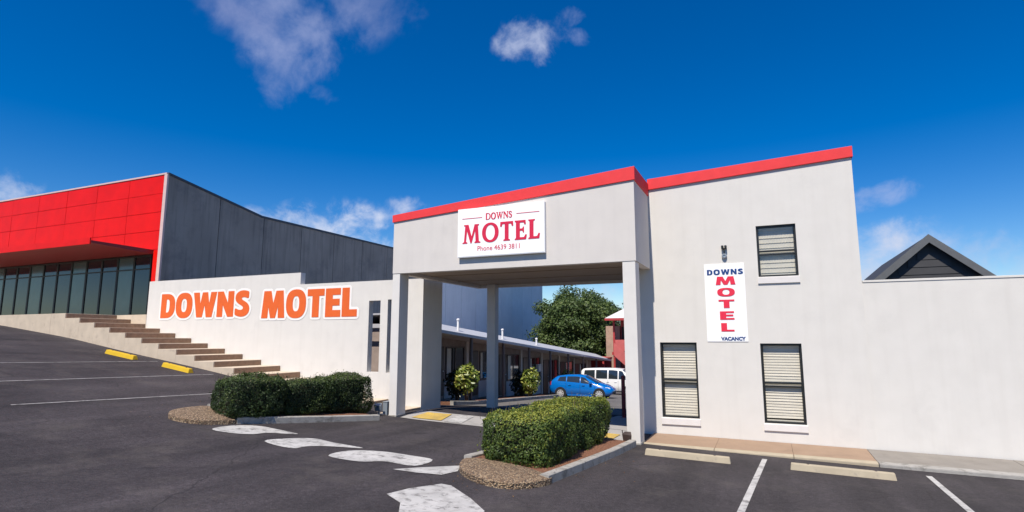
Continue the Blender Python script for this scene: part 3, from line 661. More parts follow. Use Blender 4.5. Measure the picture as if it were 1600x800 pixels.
bay_line(-18.36, 12.9, -18.2, 7.0, .055, M['thin_line'], 'thin white bay line between the two yellow wheel stops')

M['old_asphalt'] = mat('pale_worn_asphalt', (0.125, 0.115, 0.108), 0.9, 0.2, 1.2, 0.5, 60, dirt=((0.06, 0.055, 0.055), 0.8, 0.54, 0.7))
drape('courtyard_driveway', [(-10.6, 19.0), (-4.6, 19.0), (-2.9, 21.0), (-2.9, 48.0), (-13.0, 48.0), (-10.6, 30.8)], M['old_asphalt'], .022, 16, 'pale worn asphalt driveway in the courtyard in front of the motel wing')

# islands with kerbs
def island(label, kerbs, nose, soil, base):
    o = bpy.data.objects.new('planter_island', None); link(o); o.location = base; tag(o, label, None, None, 'structure')
    for k in kerbs: sweep(B(), k, .16, -.12, .135).build('kerb', M['kerb'], o)
    def cap(poly, name, m, h, dome):
        cx = sum(p[0] for p in poly) / len(poly); cy = sum(p[1] for p in poly) / len(poly); b = B(); n = len(poly); rings = 6; V = []
        for r in range(rings + 1):
            t = 1 - r / rings
            for x, y in poly:
                px, py = cx + (x - cx) * t, cy + (y - cy) * t
                V.append((px, py, gh(px, py) + h + dome * math.sqrt(max(0, 1 - t * t))))
        V += [(x, y, gh(x, y) - .1) for x, y in poly]
        F = [(r * n + i, r * n + (i + 1) % n, (r + 1) * n + (i + 1) % n, (r + 1) * n + i) for r in range(rings) for i in range(n)]
        F += [((rings + 1) * n + i, (rings + 1) * n + (i + 1) % n, (i + 1) % n, i) for i in range(n)]
        b.add(V, F).build(name, m, o, smooth=False)
    cap(nose, 'aggregate_nose', M['aggregate'], .085, .05)
    cap(soil, 'mulch_bed', M['mulch'], .09, .03)
    return o
island('kerbed planting island under the dark left hedge',
       [[(-9.30, 12.60), (-9.66, 11.75), (-10.09, 10.69), (-10.62, 9.35)], [(-11.90, 9.7), (-11.7, 11.0), (-11.45, 12.6)]],
       rounded([(-10.60, 9.42), (-10.68, 8.95), (-10.95, 8.55), (-11.45, 8.42), (-11.85, 8.75), (-12.0, 9.3), (-11.9, 9.75), (-11.2, 9.75)]),
       [(-9.38, 12.6), (-10.14, 10.7), (-10.66, 9.4), (-11.84, 9.7), (-11.64, 11.0), (-11.40, 12.6)], (-10.7, 10.6, gh(-10.7, 10.6)))
island('kerbed planting island with pebbly nose under the right hedge',
       [[(-2.86, 13.15), (-2.95, 11.6), (-3.12, 9.9), (-3.26, 8.65)], [(-4.93, 9.3), (-4.83, 10.3), (-4.70, 13.2)]],
       rounded([(-3.22, 8.85), (-3.26, 8.35), (-3.55, 8.02), (-4.0, 8.03), (-4.55, 8.4), (-4.88, 8.95), (-4.9, 9.4), (-4.1, 9.35)]),
       [(-2.94, 13.2), (-3.03, 11.6), (-3.20, 9.9), (-3.34, 8.9), (-4.85, 9.25), (-4.75, 10.3), (-4.62, 13.2)], (-3.9, 10.8, gh(-3.9, 10.8)))

# ================================================================== RIGHT HAND MOTEL BLOCK
W = 15.2
t = thing('motel_block', (-0.3, W, 0), 'two-storey white rendered motel block with sloping red capping on its top edge', 'building')
top = lambda u: 6.35 + (u + 2.64) * (6.645 - 6.35) / 4.69
wins = [(-.11, .77, 3.90, 5.16), (-2.53, -1.63, .46, 2.32), (-.17, .72, .445, 2.30)]
U = sorted({-3.03, 2.05} | {w[0] for w in wins} | {w[1] for w in wins}); Z = sorted({-.35, 6.3} | {w[2] for w in wins} | {w[3] for w in wins})
def solid(i, j):
    uc, zc = (U[i] + U[i + 1]) / 2, (Z[j] + Z[j + 1]) / 2
    return not any(a < uc < b_ and c < zc < d for a, b_, c, d in wins)
wb = wall_holes(B(), U, Z, W, W + .22, solid, top)
wb.box(-3.03, -2.83, W + .22, 24, -.6, 6.2).box(1.85, 2.05, W + .22, 24, -.6, 6.4)
wb.build('wall', M['wall'], t)
B().hexa([(-3.0, W + .2, 6.0), (2.03, W + .2, 6.1), (2.03, 24, 6.1), (-3.0, 24, 6.0)], [(-3.0, W + .2, 6.1), (2.03, W + .2, 6.2), (2.03, 24, 6.2), (-3.0, 24, 6.1)]).build('roof', M['wing_fascia'], t)
B().hexa([(-2.71, W - .05, top(-2.71) - .003), (2.08, W - .05, top(2.08) - .003), (2.08, W + .27, top(2.08) - .003), (-2.71, W + .27, top(-2.71) - .003)],
         [(-2.71, W - .05, 6.635), (2.08, W - .05, 6.905), (2.08, W + .27, 6.905), (-2.71, W + .27, 6.635)]).build('roof_capping', M['trim_red'], t, .008)
for wi, (a, b_, c, d) in enumerate(wins):
    rec = W + .05
    fo = .045
    fr = B()
    fr.box(a, a + fo, rec, rec + .06, c, d).box(b_ - fo, b_, rec, rec + .06, c, d).box(a + fo, b_ - fo, rec, rec + .06, c, c + fo).box(a + fo, b_ - fo, rec, rec + .06, d - fo, d)
    f = fr.build('window', M['frame_black'], t, .004)
    mid = (c + d) / 2 + .0
    B().box(a + fo, b_ - fo, rec + .004, rec + .05, mid - .022, mid + .022).box(a + fo, b_ - fo, rec + .02, rec + .055, mid - .095, mid - .065).build('sash_bar', M['frame_black'], f, .003)
    B().quad((a + fo, rec + .028, c + fo), (b_ - fo, rec + .028, c + fo), (b_ - fo, rec + .028, d - fo), (a + fo, rec + .028, d - fo)).build('pane', M['glass'], f, fixn=False)
    box('back_panel', M['dark_room'], f, a - .02, b_ + .02, rec + .22, rec + .24, c - .02, d + .02)
    box('blind_rail', M['slat'], f, a + fo + .01, b_ - fo - .01, rec + .075, rec + .125, d - fo - .06, d - fo - .005, .004)
    z = d - fo - .10
    if wi == 0:
        cb = B(); n = 40
        for k in range(n):
            x0 = a + fo + .01 + (b_ - a - 2 * fo - .02) * k / n; x1 = a + fo + .01 + (b_ - a - 2 * fo - .02) * (k + 1) / n
            y0 = rec + .10 + .0025 * math.sin(k * 1.9); y1 = rec + .10 + .0025 * math.sin((k + 1) * 1.9)
            cb.quad((x0, y0, c + fo), (x1, y1, c + fo), (x1, y1, d - fo - .06), (x0, y0, d - fo - .06))
        cb.build('blind', M['curtain'], f, fixn=False)
        for k in range(9):
            zz = c + fo + .06 + k * .122
            box('blind_fold', M['slat'], f, a + fo + .012, b_ - fo - .012, rec + .083, rec + .09, zz, zz + .012)
    else:
        sl = None; pitch = .065; k = 0
        while z > c + fo + .045:
            tilt = 1.28 + random.uniform(-.12, .12); dy, dz = .028 * math.cos(tilt), .038 * math.sin(tilt)
            yc = rec + .10; sg = random.uniform(-.004, .004)
            B().hexa([(a + fo + .012, yc - dy, z - dz + sg), (b_ - fo - .012, yc - dy, z - dz - sg), (b_ - fo - .012, yc + dy, z + dz - sg), (a + fo + .012, yc + dy, z + dz + sg)],
                     [(a + fo + .012, yc - dy, z - dz + .004 + sg), (b_ - fo - .012, yc - dy, z - dz + .004 - sg), (b_ - fo - .012, yc + dy, z + dz + .004 - sg), (a + fo + .012, yc + dy, z + dz + .004 + sg)]).build('slat', M['slat'], f)
            z -= pitch; k += 1
        box('blind_bottom_rail', M['slat'], f, a + fo + .012, b_ - fo - .012, rec + .085, rec + .115, c + fo + .001, c + fo + .030, .003)
    B().hexa([(a - .02, W - .035, c - .165), (b_ + .02, W - .035, c - .165), (b_ + .02, W - .002, c - .165), (a - .02, W - .002, c - .165)],
             [(a - .02, W - .035, c - .015), (b_ + .02, W - .035, c - .015), (b_ + .02, W + .074, c + .004), (a - .02, W + .074, c + .004)]).build('sill', M['sill'], f, .004)

# vertical sign on the block
s = thing('vertical_sign', (-.9, W, 2.33), 'tall white sign reading DOWNS MOTEL VACANCY down the white block wall', 'sign')
box('panel', M['sign_white'], s, -1.365, -.425, W - .014, W - .002, 2.34, 4.265, .004)
V0 = W - .015
word('DOWNS', HEAVY, s, M['sign_blue'], -1.30, -.455, 3.995, 4.125, V0, gap=.12)
for k, ch in enumerate('MOTEL'):
    wv = {'M': .46, 'O': .41, 'T': .37, 'E': .335, 'L': .305}[ch]; zt = 3.945 - k * .2875
    word(ch, HEAVY, s, M['sign_bluered'], -.875 - wv / 2, -.875 + wv / 2, zt - .205, zt, V0)
plain_text('VACANCY', s, M['sign_blue'], -1.045, -.475, 2.365, 2.46, V0, bold=.055)

# wall light above the sign
s = thing('wall_light', (-.87, W, 4.4), 'small black bracket light on the wall just above the tall sign', 'light')
B().box(-.93, -.875, W - .10, W - .002, 4.63, 4.72).box(-.855, -.80, W - .10, W - .002, 4.63, 4.72).build('lamp_head', M['frame_black'], s, .01)
B().tube((-.866, W - .04, 4.655), (-.866, W - .04, 4.50), .013, n=8).build('stem', M['frame_black'], s)
B().lathe((-.868, W - .002, 4.455), (0, -1, 0), [(.062, 0), (.062, .05), (.045, .075), (.03, .075), (.025, .06)], 16).build('sensor_ring', M['grey_metal'], s, smooth=False)

# low white wall continuing to the right
s = thing('boundary_wall', (6, W, 0), 'plain white rendered wall running right from the motel block with no openings', 'wall')
B().box(2.052, 14.0, W + .03, W + .23, -.5, 3.68).build('wall', M['wall'], s)
box('wall_cap', M['wall'], s, 2.06, 14.02, W + .015, W + .245, 3.682, 3.73, .006)

# dark gabled house behind it
s = thing('gabled_house', (5.6, 24, -.3), 'dark gabled roof showing above the white wall at the right edge', 'house')
B().prism_y([(3.3, -.4), (6.5, -.4), (6.5, 4.15), (4.9, 5.55), (3.3, 4.15)], 22.2, 30).build('wall', M['gable'], s)
for sgn in (-1, 1):
    x_e = 4.9 + sgn * 2.0
    B().hexa([(4.9, 22.0, 5.58), (x_e, 22.0, 3.83), (x_e, 30.3, 3.83), (4.9, 30.3, 5.58)], [(4.9, 22.0, 5.70), (x_e, 22.0, 3.95), (x_e, 30.3, 3.95), (4.9, 30.3, 5.70)]).build('roof', M['gable'], s)
    B().hexa([(4.9, 21.94, 5.46), (x_e, 21.94, 3.71), (x_e, 21.985, 3.71), (4.9, 21.985, 5.46)], [(4.9, 21.94, 5.73), (x_e, 21.94, 3.98), (x_e, 21.985, 3.98), (4.9, 21.985, 5.73)]).build('barge_board', M['barge'], s)
for k in range(8):
    z0 = 3.5 + k * .24; hw = min(1.6, max(0.1, (5.45 - z0 - .235) * 1.14))
    if z0 < 5.1: box('cladding_board', M['gable'], s, 4.9 - hw, 4.9 + hw, 22.17 - .004 * (k % 2), 22.2, z0, z0 + .215)

# ================================================================== ENTRANCE PORTICO
V = 13.4
t = thing('entrance_portico', (-6.1, V, .15), 'drive-through entrance portico with a red-edged sloping fascia on square columns', 'portico')
ftop = lambda u: 5.69 + (u + 9.57) * (6.17 - 5.69) / 6.83
fcap = lambda u: 5.895 + (u + 9.57) * (6.495 - 5.895) / 6.84
def band(x0, x1, y0, y1, z0, fz, name, m):
    return B().hexa([(x0, y0, z0(x0) if callable(z0) else z0), (x1, y0, z0(x1) if callable(z0) else z0), (x1, y1, z0(x1) if callable(z0) else z0), (x0, y1, z0(x0) if callable(z0) else z0)],
                    [(x0, y0, fz(x0)), (x1, y0, fz(x1)), (x1, y1, fz(x1)), (x0, y1, fz(x0))]).build(name, m, t, .006)
Zs = 4.22
f_ = band(-9.55, -2.71, V, V + .2, Zs, ftop, 'fascia', M['portico'])
band(-9.55, -9.35, V + .203, 18.48, Zs, ftop, 'fascia', M['portico'])
band(-2.91, -2.71, V + .203, W - .002, Zs, ftop, 'fascia', M['portico'])
band(-9.55, -3.05, 18.483, 18.68, Zs, ftop, 'fascia', M['portico'])
cp = lambda x0, x1, y0, y1: band(x0, x1, y0, y1, lambda u: ftop(u) - .003, fcap, 'roof_capping', M['trim_red'])
cp(-9.585, -2.68, V - .035, V + .235); cp(-9.585, -9.32, V + .238, 18.70); cp(-2.94, -2.68, V + .238, W - .055)
box('soffit', M['soffit'], t, -9.346, -2.914, V + .204, 18.48, Zs + .09, Zs + .14)
B().hexa([(-9.346, V + .204, 5.2), (-2.914, V + .204, 5.3), (-2.914, 18.48, 5.3), (-9.346, 18.48, 5.2)], [(-9.346, V + .204, 5.25), (-2.914, V + .204, 5.35), (-2.914, 18.48, 5.35), (-9.346, 18.48, 5.25)]).build('roof', M['wing_fascia'], t)
# shallow soffit battens
for y in (15.1, 16.8): box('soffit_batten', M['soffit'], t, -9.34, -2.92, y, y + .06, Zs + .075, Zs + .088)
for (x0, x1, y0, y1) in ((-9.55, -9.31, V + .012, V + .45), (-3.04, -2.735, V + .012, V + .45), (-8.95, -8.64, 18.2, 18.5)):
    gz = gh((x0 + x1) / 2, (y0 + y1) / 2)
    c_ = box('column', M['column'], t, x0, x1, y0, y1, gz - .2, Zs - .002 if y0 < 18 else Zs + .088, .012)
for (x0, x1, y0, y1) in ((-9.55, -9.31, V + .012, V + .45), (-3.04, -2.735, V + .012, V + .45), (-8.95, -8.64, 18.2, 18.5)):
    gz = gh((x0 + x1) / 2, (y0 + y1) / 2)
    box('column_base', M['kerb'], t, x0 - .012, x1 + .012, y0 - .012, y1 + .012, gz - .1, gz + .035, .005)

# sign box on the fascia
s = thing('fascia_sign', (-6.2, V, 4.5), 'white sign box reading DOWNS MOTEL with phone number on the portico fascia', 'sign')
y0 = V - .105
box('sign_box', M['sign_white'], s, -7.42, -4.945, y0, V - .002, 4.535, 5.845, .008)
box('sign_face', M['sign_white'], s, -7.40, -4.965, y0 - .006, y0 - .001, 4.555, 5.825, .003)
yf = y0 - .007
word('MOTEL', SERIF, s, M['sign_red'], -7.27, -5.075, 4.905, 5.405, yf, gap=.085)
word('DOWNS', SERIF, s, M['sign_red'], -6.58, -5.83, 5.50, 5.675, yf, gap=.06)
box('sign_rule', M['sign_red'], s, -7.28, -6.69, yf - .005, yf, 5.566, 5.580)
box('sign_rule', M['sign_red'], s, -5.71, -5.08, yf - .005, yf, 5.586, 5.600)
plain_text('Phone 4639 3811', s, M['sign_red'], -6.82, -5.62, 4.685, 4.815, yf, bold=.0)

# ================================================================== WHITE WALL WITH BIG LETTERS
t = thing('lettered_wall', (-16, W, 1.0), 'long white wall with big orange DOWNS MOTEL letters and two slot openings', 'wall')
slots = [(-11.71, -11.26, 1.37, 3.63), (-10.98, -10.84, 1.36, 3.65)]
U = sorted({-22.5, -14.645, -9.67} | {w[0] for w in slots} | {w[1] for w in slots}); Z = sorted({-.3, 4.27, 4.68} | {w[2] for w in slots} | {w[3] for w in slots})
def solid(i, j):
    uc, zc = (U[i] + U[i + 1]) / 2, (Z[j] + Z[j + 1]) / 2
    if zc > 4.27 and uc > -14.645: return False
    return not any(a < uc < b_ and c < zc < d for a, b_, c, d in slots)
wb = wall_holes(B(), U, Z, W, W + .22, solid)
wb.box(-9.89, -9.67, W + .22, 16.35, -.3, 4.27)
wb.build('wall', M['wall_left'], t)
word('DOWNS', HEAVY, t, M['orange'], -21.66, -16.97, 3.235, 4.125, W - .006, gap=.075, border=(M['white_paint'], .105), depth=.003, grow=.022)
word('MOTEL', HEAVY, t, M['orange'], -16.34, -12.20, 3.155, 4.065, W - .006, gap=.085, border=(M['white_paint'], .105), depth=.003, grow=.022)

# ================================================================== STAIRS
t = thing('concrete_stairs', (-17, 14.2, gh(-17, 13.3)), 'wide beige concrete stairs with risers toned brown for shade climbing left along the lettered wall', 'stairs')
for k in range(17):
    ur = -9.68 if k == 0 else -9.96 - .9 * k; ul = -9.96 - .9 * (k + 1); zt = .385 + .187 * k
    zb = [min(gh(x, 13.3), zt - .12) - .35 for x in (ul, ur)]
    st = B().hexa([(ul + .0015, 13.3, zb[0]), (ur, 13.3, zb[1]), (ur, W - .003, zb[1]), (ul + .0015, W - .003, zb[0])], [(ul + .0015, 13.3, zt), (ur, 13.3, zt), (ur, W - .003, zt), (ul + .0015, W - .003, zt)]).build('step', M['tread'], t, .008)
    box('riser', M['riser'], st, ur + .001, ur + .018, 13.335, W - .008, max(zt - .172, gh(ur, 14) + .01), zt - .012, .003)
tr = B(); tr.box(-75, -25.262, 13.3, 16.9, 2.2, 3.375).box(-25.26, -22.52, W + .002, 16.9, 0.5, 3.372)
tr.build('terrace', M['tread'], None); tag(bpy.data.objects['terrace'], 'beige concrete terrace at the head of the stairs', None, None, 'structure')

# ================================================================== SHOP WITH RED FRONT AND GREY SIDE
t = thing('retail_building', (-30, 17, 3.37), 'large shop with a bright red panelled front and grey precast side wall', 'building')
zp = lambda v: 9.80 + (v - 17) * (8.86 - 9.80) / 5.4 if v < 22.4 else 8.86 + (v - 22.4) * .003
B().prism_x([(17.05, -2.6), (65, -3.4), (65, 8.9), (22.4, 8.78), (17.05, 9.70)], -74, -24.72).build('wall', M['joint'], t)
v = 17.02
while v < 64.5:
    e = min(v + 2.775, 65)
    pts = [(v + .018, -2.6), (e - .018, -2.6), (e - .018, zp(e))] + ([(22.4, zp(22.4))] if v < 22.39 < e - .05 else []) + [(v + .018, zp(v))]
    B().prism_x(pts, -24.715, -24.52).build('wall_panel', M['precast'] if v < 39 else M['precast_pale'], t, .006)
    v = e
fl = B()
for v0_, v1_ in ((16.98, 22.4), (22.4, 65.05)):
    a_, b_ = zp(v0_), zp(v1_)
    fl.hexa([(-24.75, v0_, a_ + .002), (-24.48, v0_, a_ + .002), (-24.48, v1_, b_ + .002), (-24.75, v1_, b_ + .002)], [(-24.75, v0_, a_ + .11), (-24.48, v0_, a_ + .11), (-24.48, v1_, b_ + .11), (-24.75, v1_, b_ + .11)])
fl.build('roof_flashing', M['flashing'], t)
rows = [6.38, 7.24, 8.10, 8.96, 9.82]
for j in range(4):
    x = -24.74
    while x > -52:
        box('facade_panel', M['shop_red'], t, x - 2.39, x - .008, 16.95 - .003 * ((j * 7 + int(x)) % 3), 17.04, rows[j] + .007, rows[j + 1] - .007, .008); x -= 2.4
box('edge_trim', M['shop_trim'], t, -52.2, -24.55, 16.92, 17.0, 9.825, 9.90, .005)
box('corner_trim', M['shop_trim'], t, -24.70, -24.50, 16.92, 17.015, 3.37, 9.822, .005)
box('corner_post', M['shop_red'], t, -25.0, -24.72, 16.93, 17.045, 3.37, 6.37, .005)
B().hexa([(-52, 14.3, 6.30), (-25.02, 14.3, 6.30), (-25.02, 16.92, 6.18), (-52, 16.92, 6.18)], [(-52, 14.3, 6.40), (-25.02, 14.3, 6.40), (-25.02, 16.92, 6.372), (-52, 16.92, 6.372)]).build('canopy', M['shop_dark_red'], t)
box('canopy_fascia', M['shop_red'], t, -52, -25.0, 14.24, 14.297, 6.24, 6.5, .005)
box('shopfront_back', M['dark_room'], t, -52, -25.03, 17.0, 17.04, 3.39, 6.35)
x = -25.06; k = 0
while x > -50:
    w = B(); x1 = x - 1.15
    w.box(x1, x1 + .05, 16.90, 16.97, 3.38, 6.16).box(x - .05, x, 16.90, 16.97, 3.38, 6.16).box(x1 + .05, x - .05, 16.90, 16.97, 3.38, 3.46).box(x1 + .05, x - .05, 16.90, 16.97, 6.08, 6.16).box(x1 + .05, x - .05, 16.90, 16.97, 5.5, 5.55)
    f = w.build('shop_window', M['frame_black'], t)
    box('pane', M['teal_glass' if k % 3 == 1 else 'dark_glass'], f, x1 + .05, x - .05, 16.93, 16.935, 3.46, 6.08)
    x -= 1.16; k += 1

# ================================================================== LOW MOTEL WING ALONG THE COURTYARD
t = thing('motel_wing', (-13, 30, gh(-12, 30)), 'long low motel wing with grey roof edge and row of unit doors facing the courtyard', 'building')
ze = lambda v: 2.97 - .0745 * (v - 19.55)
def sheared(b, x0, x1, v0_, v1_, dz0, dz1):
    a_, c_ = ze(v0_), ze(v1_)
    return b.hexa([(x0, v0_, a_ + dz0), (x1, v0_, a_ + dz0), (x1, v1_, c_ + dz0), (x0, v1_, c_ + dz0)], [(x0, v0_, a_ + dz1), (x1, v0_, a_ + dz1), (x1, v1_, c_ + dz1), (x0, v1_, c_ + dz1)])
va, vb = 17.6, 46.0
sheared(B(), -20.5, -13.2, va + .4, vb, -4.2, -.22).build('wall', M['wing_wall'], t)
def roofstrip(x0, x1, d0, d1, nm, m, th=.06):
    a_, c_ = ze(va), ze(vb + .3); y0_, y1_ = va, vb + .3
    B().hexa([(x0, y0_, a_ + d0 - th), (x1, y0_, a_ + d1 - th), (x1, y1_, c_ + d1 - th), (x0, y1_, c_ + d0 - th)], [(x0, y0_, a_ + d0), (x1, y0_, a_ + d1), (x1, y1_, c_ + d1), (x0, y1_, c_ + d0)]).build(nm, m, t)
roofstrip(-11.68, -12.9, -.215, .24, 'roof', M['wing_fascia']); roofstrip(-12.903, -20.9, .24, .14, 'roof', M['wing_fascia'])
sheared(B(), -13.19, -11.69, va + .02, vb, -.30, -.27).build('verandah_ceiling', M['wing_pale'], t)
sheared(B(), -11.675, -11.60, va - .02, vb + .32, -.32, -.19).build('roof_fascia', M['wing_fascia'], t, .01)
sheared(B(), -20.9, -11.68, va - .05, va - .005, -.31, -.16).build('roof_fascia', M['wing_fascia'], t, .01)
v = 19.0; k = 0
while v < 45:
    z = ze(v); B().box(-11.80, -11.70, v, v + .10, z - 3.6, z - .21).build('verandah_post', M['wing_post'], t)
    v += 3.33
v = 18.3; k = 0
while v < 44:
    z = ze(v + 1.5)
    d = box('door', M['wing_door'], t, -13.197, -13.15, v, v + .85, z - 2.75, z - .62, .006)
    B().lathe((-13.148, v + .75, z - 1.7), (1, 0, 0), [(.03, 0), (.03, .03), (.022, .05)], 10).build('handle', M['alloy'], d)
    w0, w1 = v + 1.05, v + 2.75
    f = B().box(-13.197, -13.14, w0, w0 + .05, z - 2.05, z - .65).box(-13.197, -13.14, w1 - .05, w1, z - 2.05, z - .65).box(-13.197, -13.14, w0 + .05, w1 - .05, z - 2.05, z - 2.0).box(-13.197, -13.14, w0 + .05, w1 - .05, z - .70, z - .65).box(-13.197, -13.15, (w0 + w1) / 2 - .025, (w0 + w1) / 2 + .025, z - 2.0, z - .70).build('window', M['wing_post'], t)
    box('pane', M['dark_glass'], f, -13.185, -13.18, w0 + .05, w1 - .05, z - 2.0, z - .70)
    box('curtain', M['curtain'], f, -13.178, -13.172, w0 + .07, w0 + .32 + .15 * (k % 2), z - 1.98, z - .72)
    box('wall_panel', M['wing_pale'], t, -13.197, -13.17, w0 - .1, w1 + .1, z - 2.9, z - 2.10)
    box('wall_panel', M['wing_pale'], t, -13.197, -13.12, v + 2.9, v + 3.12, z - 2.95, z - .3)
    v += 3.33; k += 1
for v, h in ((22.0, .42), (26.6, .40), (31.3, .30)):
    B().tube((-12.2, v, ze(v) - .08), (-12.2, v, ze(v) + h), .05, n=10).lathe((-12.2, v, ze(v) + h), (0, 0, 1), [(.05, 0), (.075, .0), (.075, .05), (.03, .08)], 10).build('vent_pipe', M['galv'], t)
# verandah slab and raised garden edge
vb_ = B()
sheared(vb_, -13.2, -11.9, 18.0, 46, -3.6, -2.98).build('verandah_slab', M['grey_paving'], t)
o = sweep(B(), [(-10.7, 18.9), (-10.7, 24), (-10.7, 30.6)], .14, -.1, .16, 14).build('garden_kerb', M['kerb'], None); tag(o, 'low concrete garden kerb before the motel wing', None, None, 'structure')
o = sweep(B(), [(-11.3, 18.9), (-11.3, 24), (-11.3, 30.6)], 1.05, -.1, .10, 14).build('garden_bed', M['mulch'], None); tag(o, 'narrow garden bed in front of the motel wing', None, None, 'structure')
for v, z_, lab in ((27.0, -1.15, 'small white meter box on the wing wall between door and post'), (33.6, -1.5, 'white notice board on the wing wall behind the blue car')):
    s = thing('wall_box', (-13.1, v, ze(v) + z_), lab, 'box')
    box('cabinet', M['sign_white'], s, -13.14, -12.98, v, v + .5, ze(v) + z_, ze(v) + z_ + .45, .01)
    box('lid', M['sign_edge'], s, -12.978, -12.965, v + .02, v + .48, ze(v) + z_ + .02, ze(v) + z_ + .43)

# ================================================================== RED HOUSE AT THE BACK
hz = gh(-9, 50)
t = thing('verandah_house', (-9, 50, hz), 'two-storey dark red timber house with pale roof behind the white van', 'house')
box('wall', M['house_red'], t, -12.0, -4.0, 51.6, 58, hz, 4.1)
box('wall', M['house_brick'], t, -13.6, -12.3, 52.5, 60, hz, 3.6)
box('verandah_floor', M['house_red'], t, -12.4, -4.0, 49.8, 51.6, 1.05, 1.3)
b = B(); b.add([(-12.85, 49.3, 4.20), (-3.4, 49.3, 4.20), (-3.4, 58.5, 4.20), (-12.85, 58.5, 4.20), (-10.2, 53.5, 6.1), (-6.2, 53.5, 6.1)], [(0, 1, 5, 4), (1, 2, 5), (2, 3, 4, 5), (3, 0, 4), (3, 2, 1, 0)]); b.build('roof', M['house_roof'], t)
box('roof_fascia', M['house_red'], t, -12.85, -3.4, 49.25, 49.295, 4.0, 4.2)
box('chimney', M['house_roof'], t, -10.9, -9.4, 54, 55.2, 5.0, 6.35)
for x in (-12.3, -10.6, -8.9, -7.2, -5.5): box('verandah_post', M['house_red'], t, x, x + .16, 49.9, 50.06, hz, 4.05)
for a_, b_ in zip((-12.14, -10.44, -8.74, -7.04), (-10.6, -8.9, -7.2, -5.5)):
    box('railing_panel', M['house_pink'], t, a_, b_, 49.95, 50.0, 1.4, 2.35)
    box('dark_opening', M['dark_room'], t, a_ + .2, b_ - .2, 51.56, 51.595, 1.4, 3.5)
b = B()
for k in range(9): b.box(-11.9 + k * .30, -11.55 + k * .30, 49.0, 49.78, 1.0 - k * .26, 1.06 - k * .26)
b.build('stair_flight', M['house_red'], t)
B().hexa([(-12.0, 48.92, 1.0), (-9.2, 48.92, -1.4), (-9.2, 48.98, -1.4), (-12.0, 48.98, 1.0)], [(-12.0, 48.92, 2.1), (-9.2, 48.92, -.3), (-9.2, 48.98, -.3), (-12.0, 48.98, 2.1)]).build('stair_rail', M['house_pink'], t)
s = thing('covered_carport', (-14, 47.3, gh(-14, 47)), 'dark red awning and wall joining the end of the low wing', 'carport')
b = B().hexa([(-16, 46.6, .95), (-12.2, 46.6, .75), (-12.2, 49, .75), (-16, 49, .95)], [(-16, 46.6, 1.1), (-12.2, 46.6, .9), (-12.2, 49, .9), (-16, 49, 1.1)]); b.build('awning', M['house_pink'], s)
box('wall', M['house_red'], s, -16, -12.3, 49.05, 49.2, gh(-14, 48) - .2, .9)
for x in (-15.9, -12.45): box('post', M['house_red'], s, x, x + .14, 46.7, 46.84, gh(x, 46.7) - .1, .78)

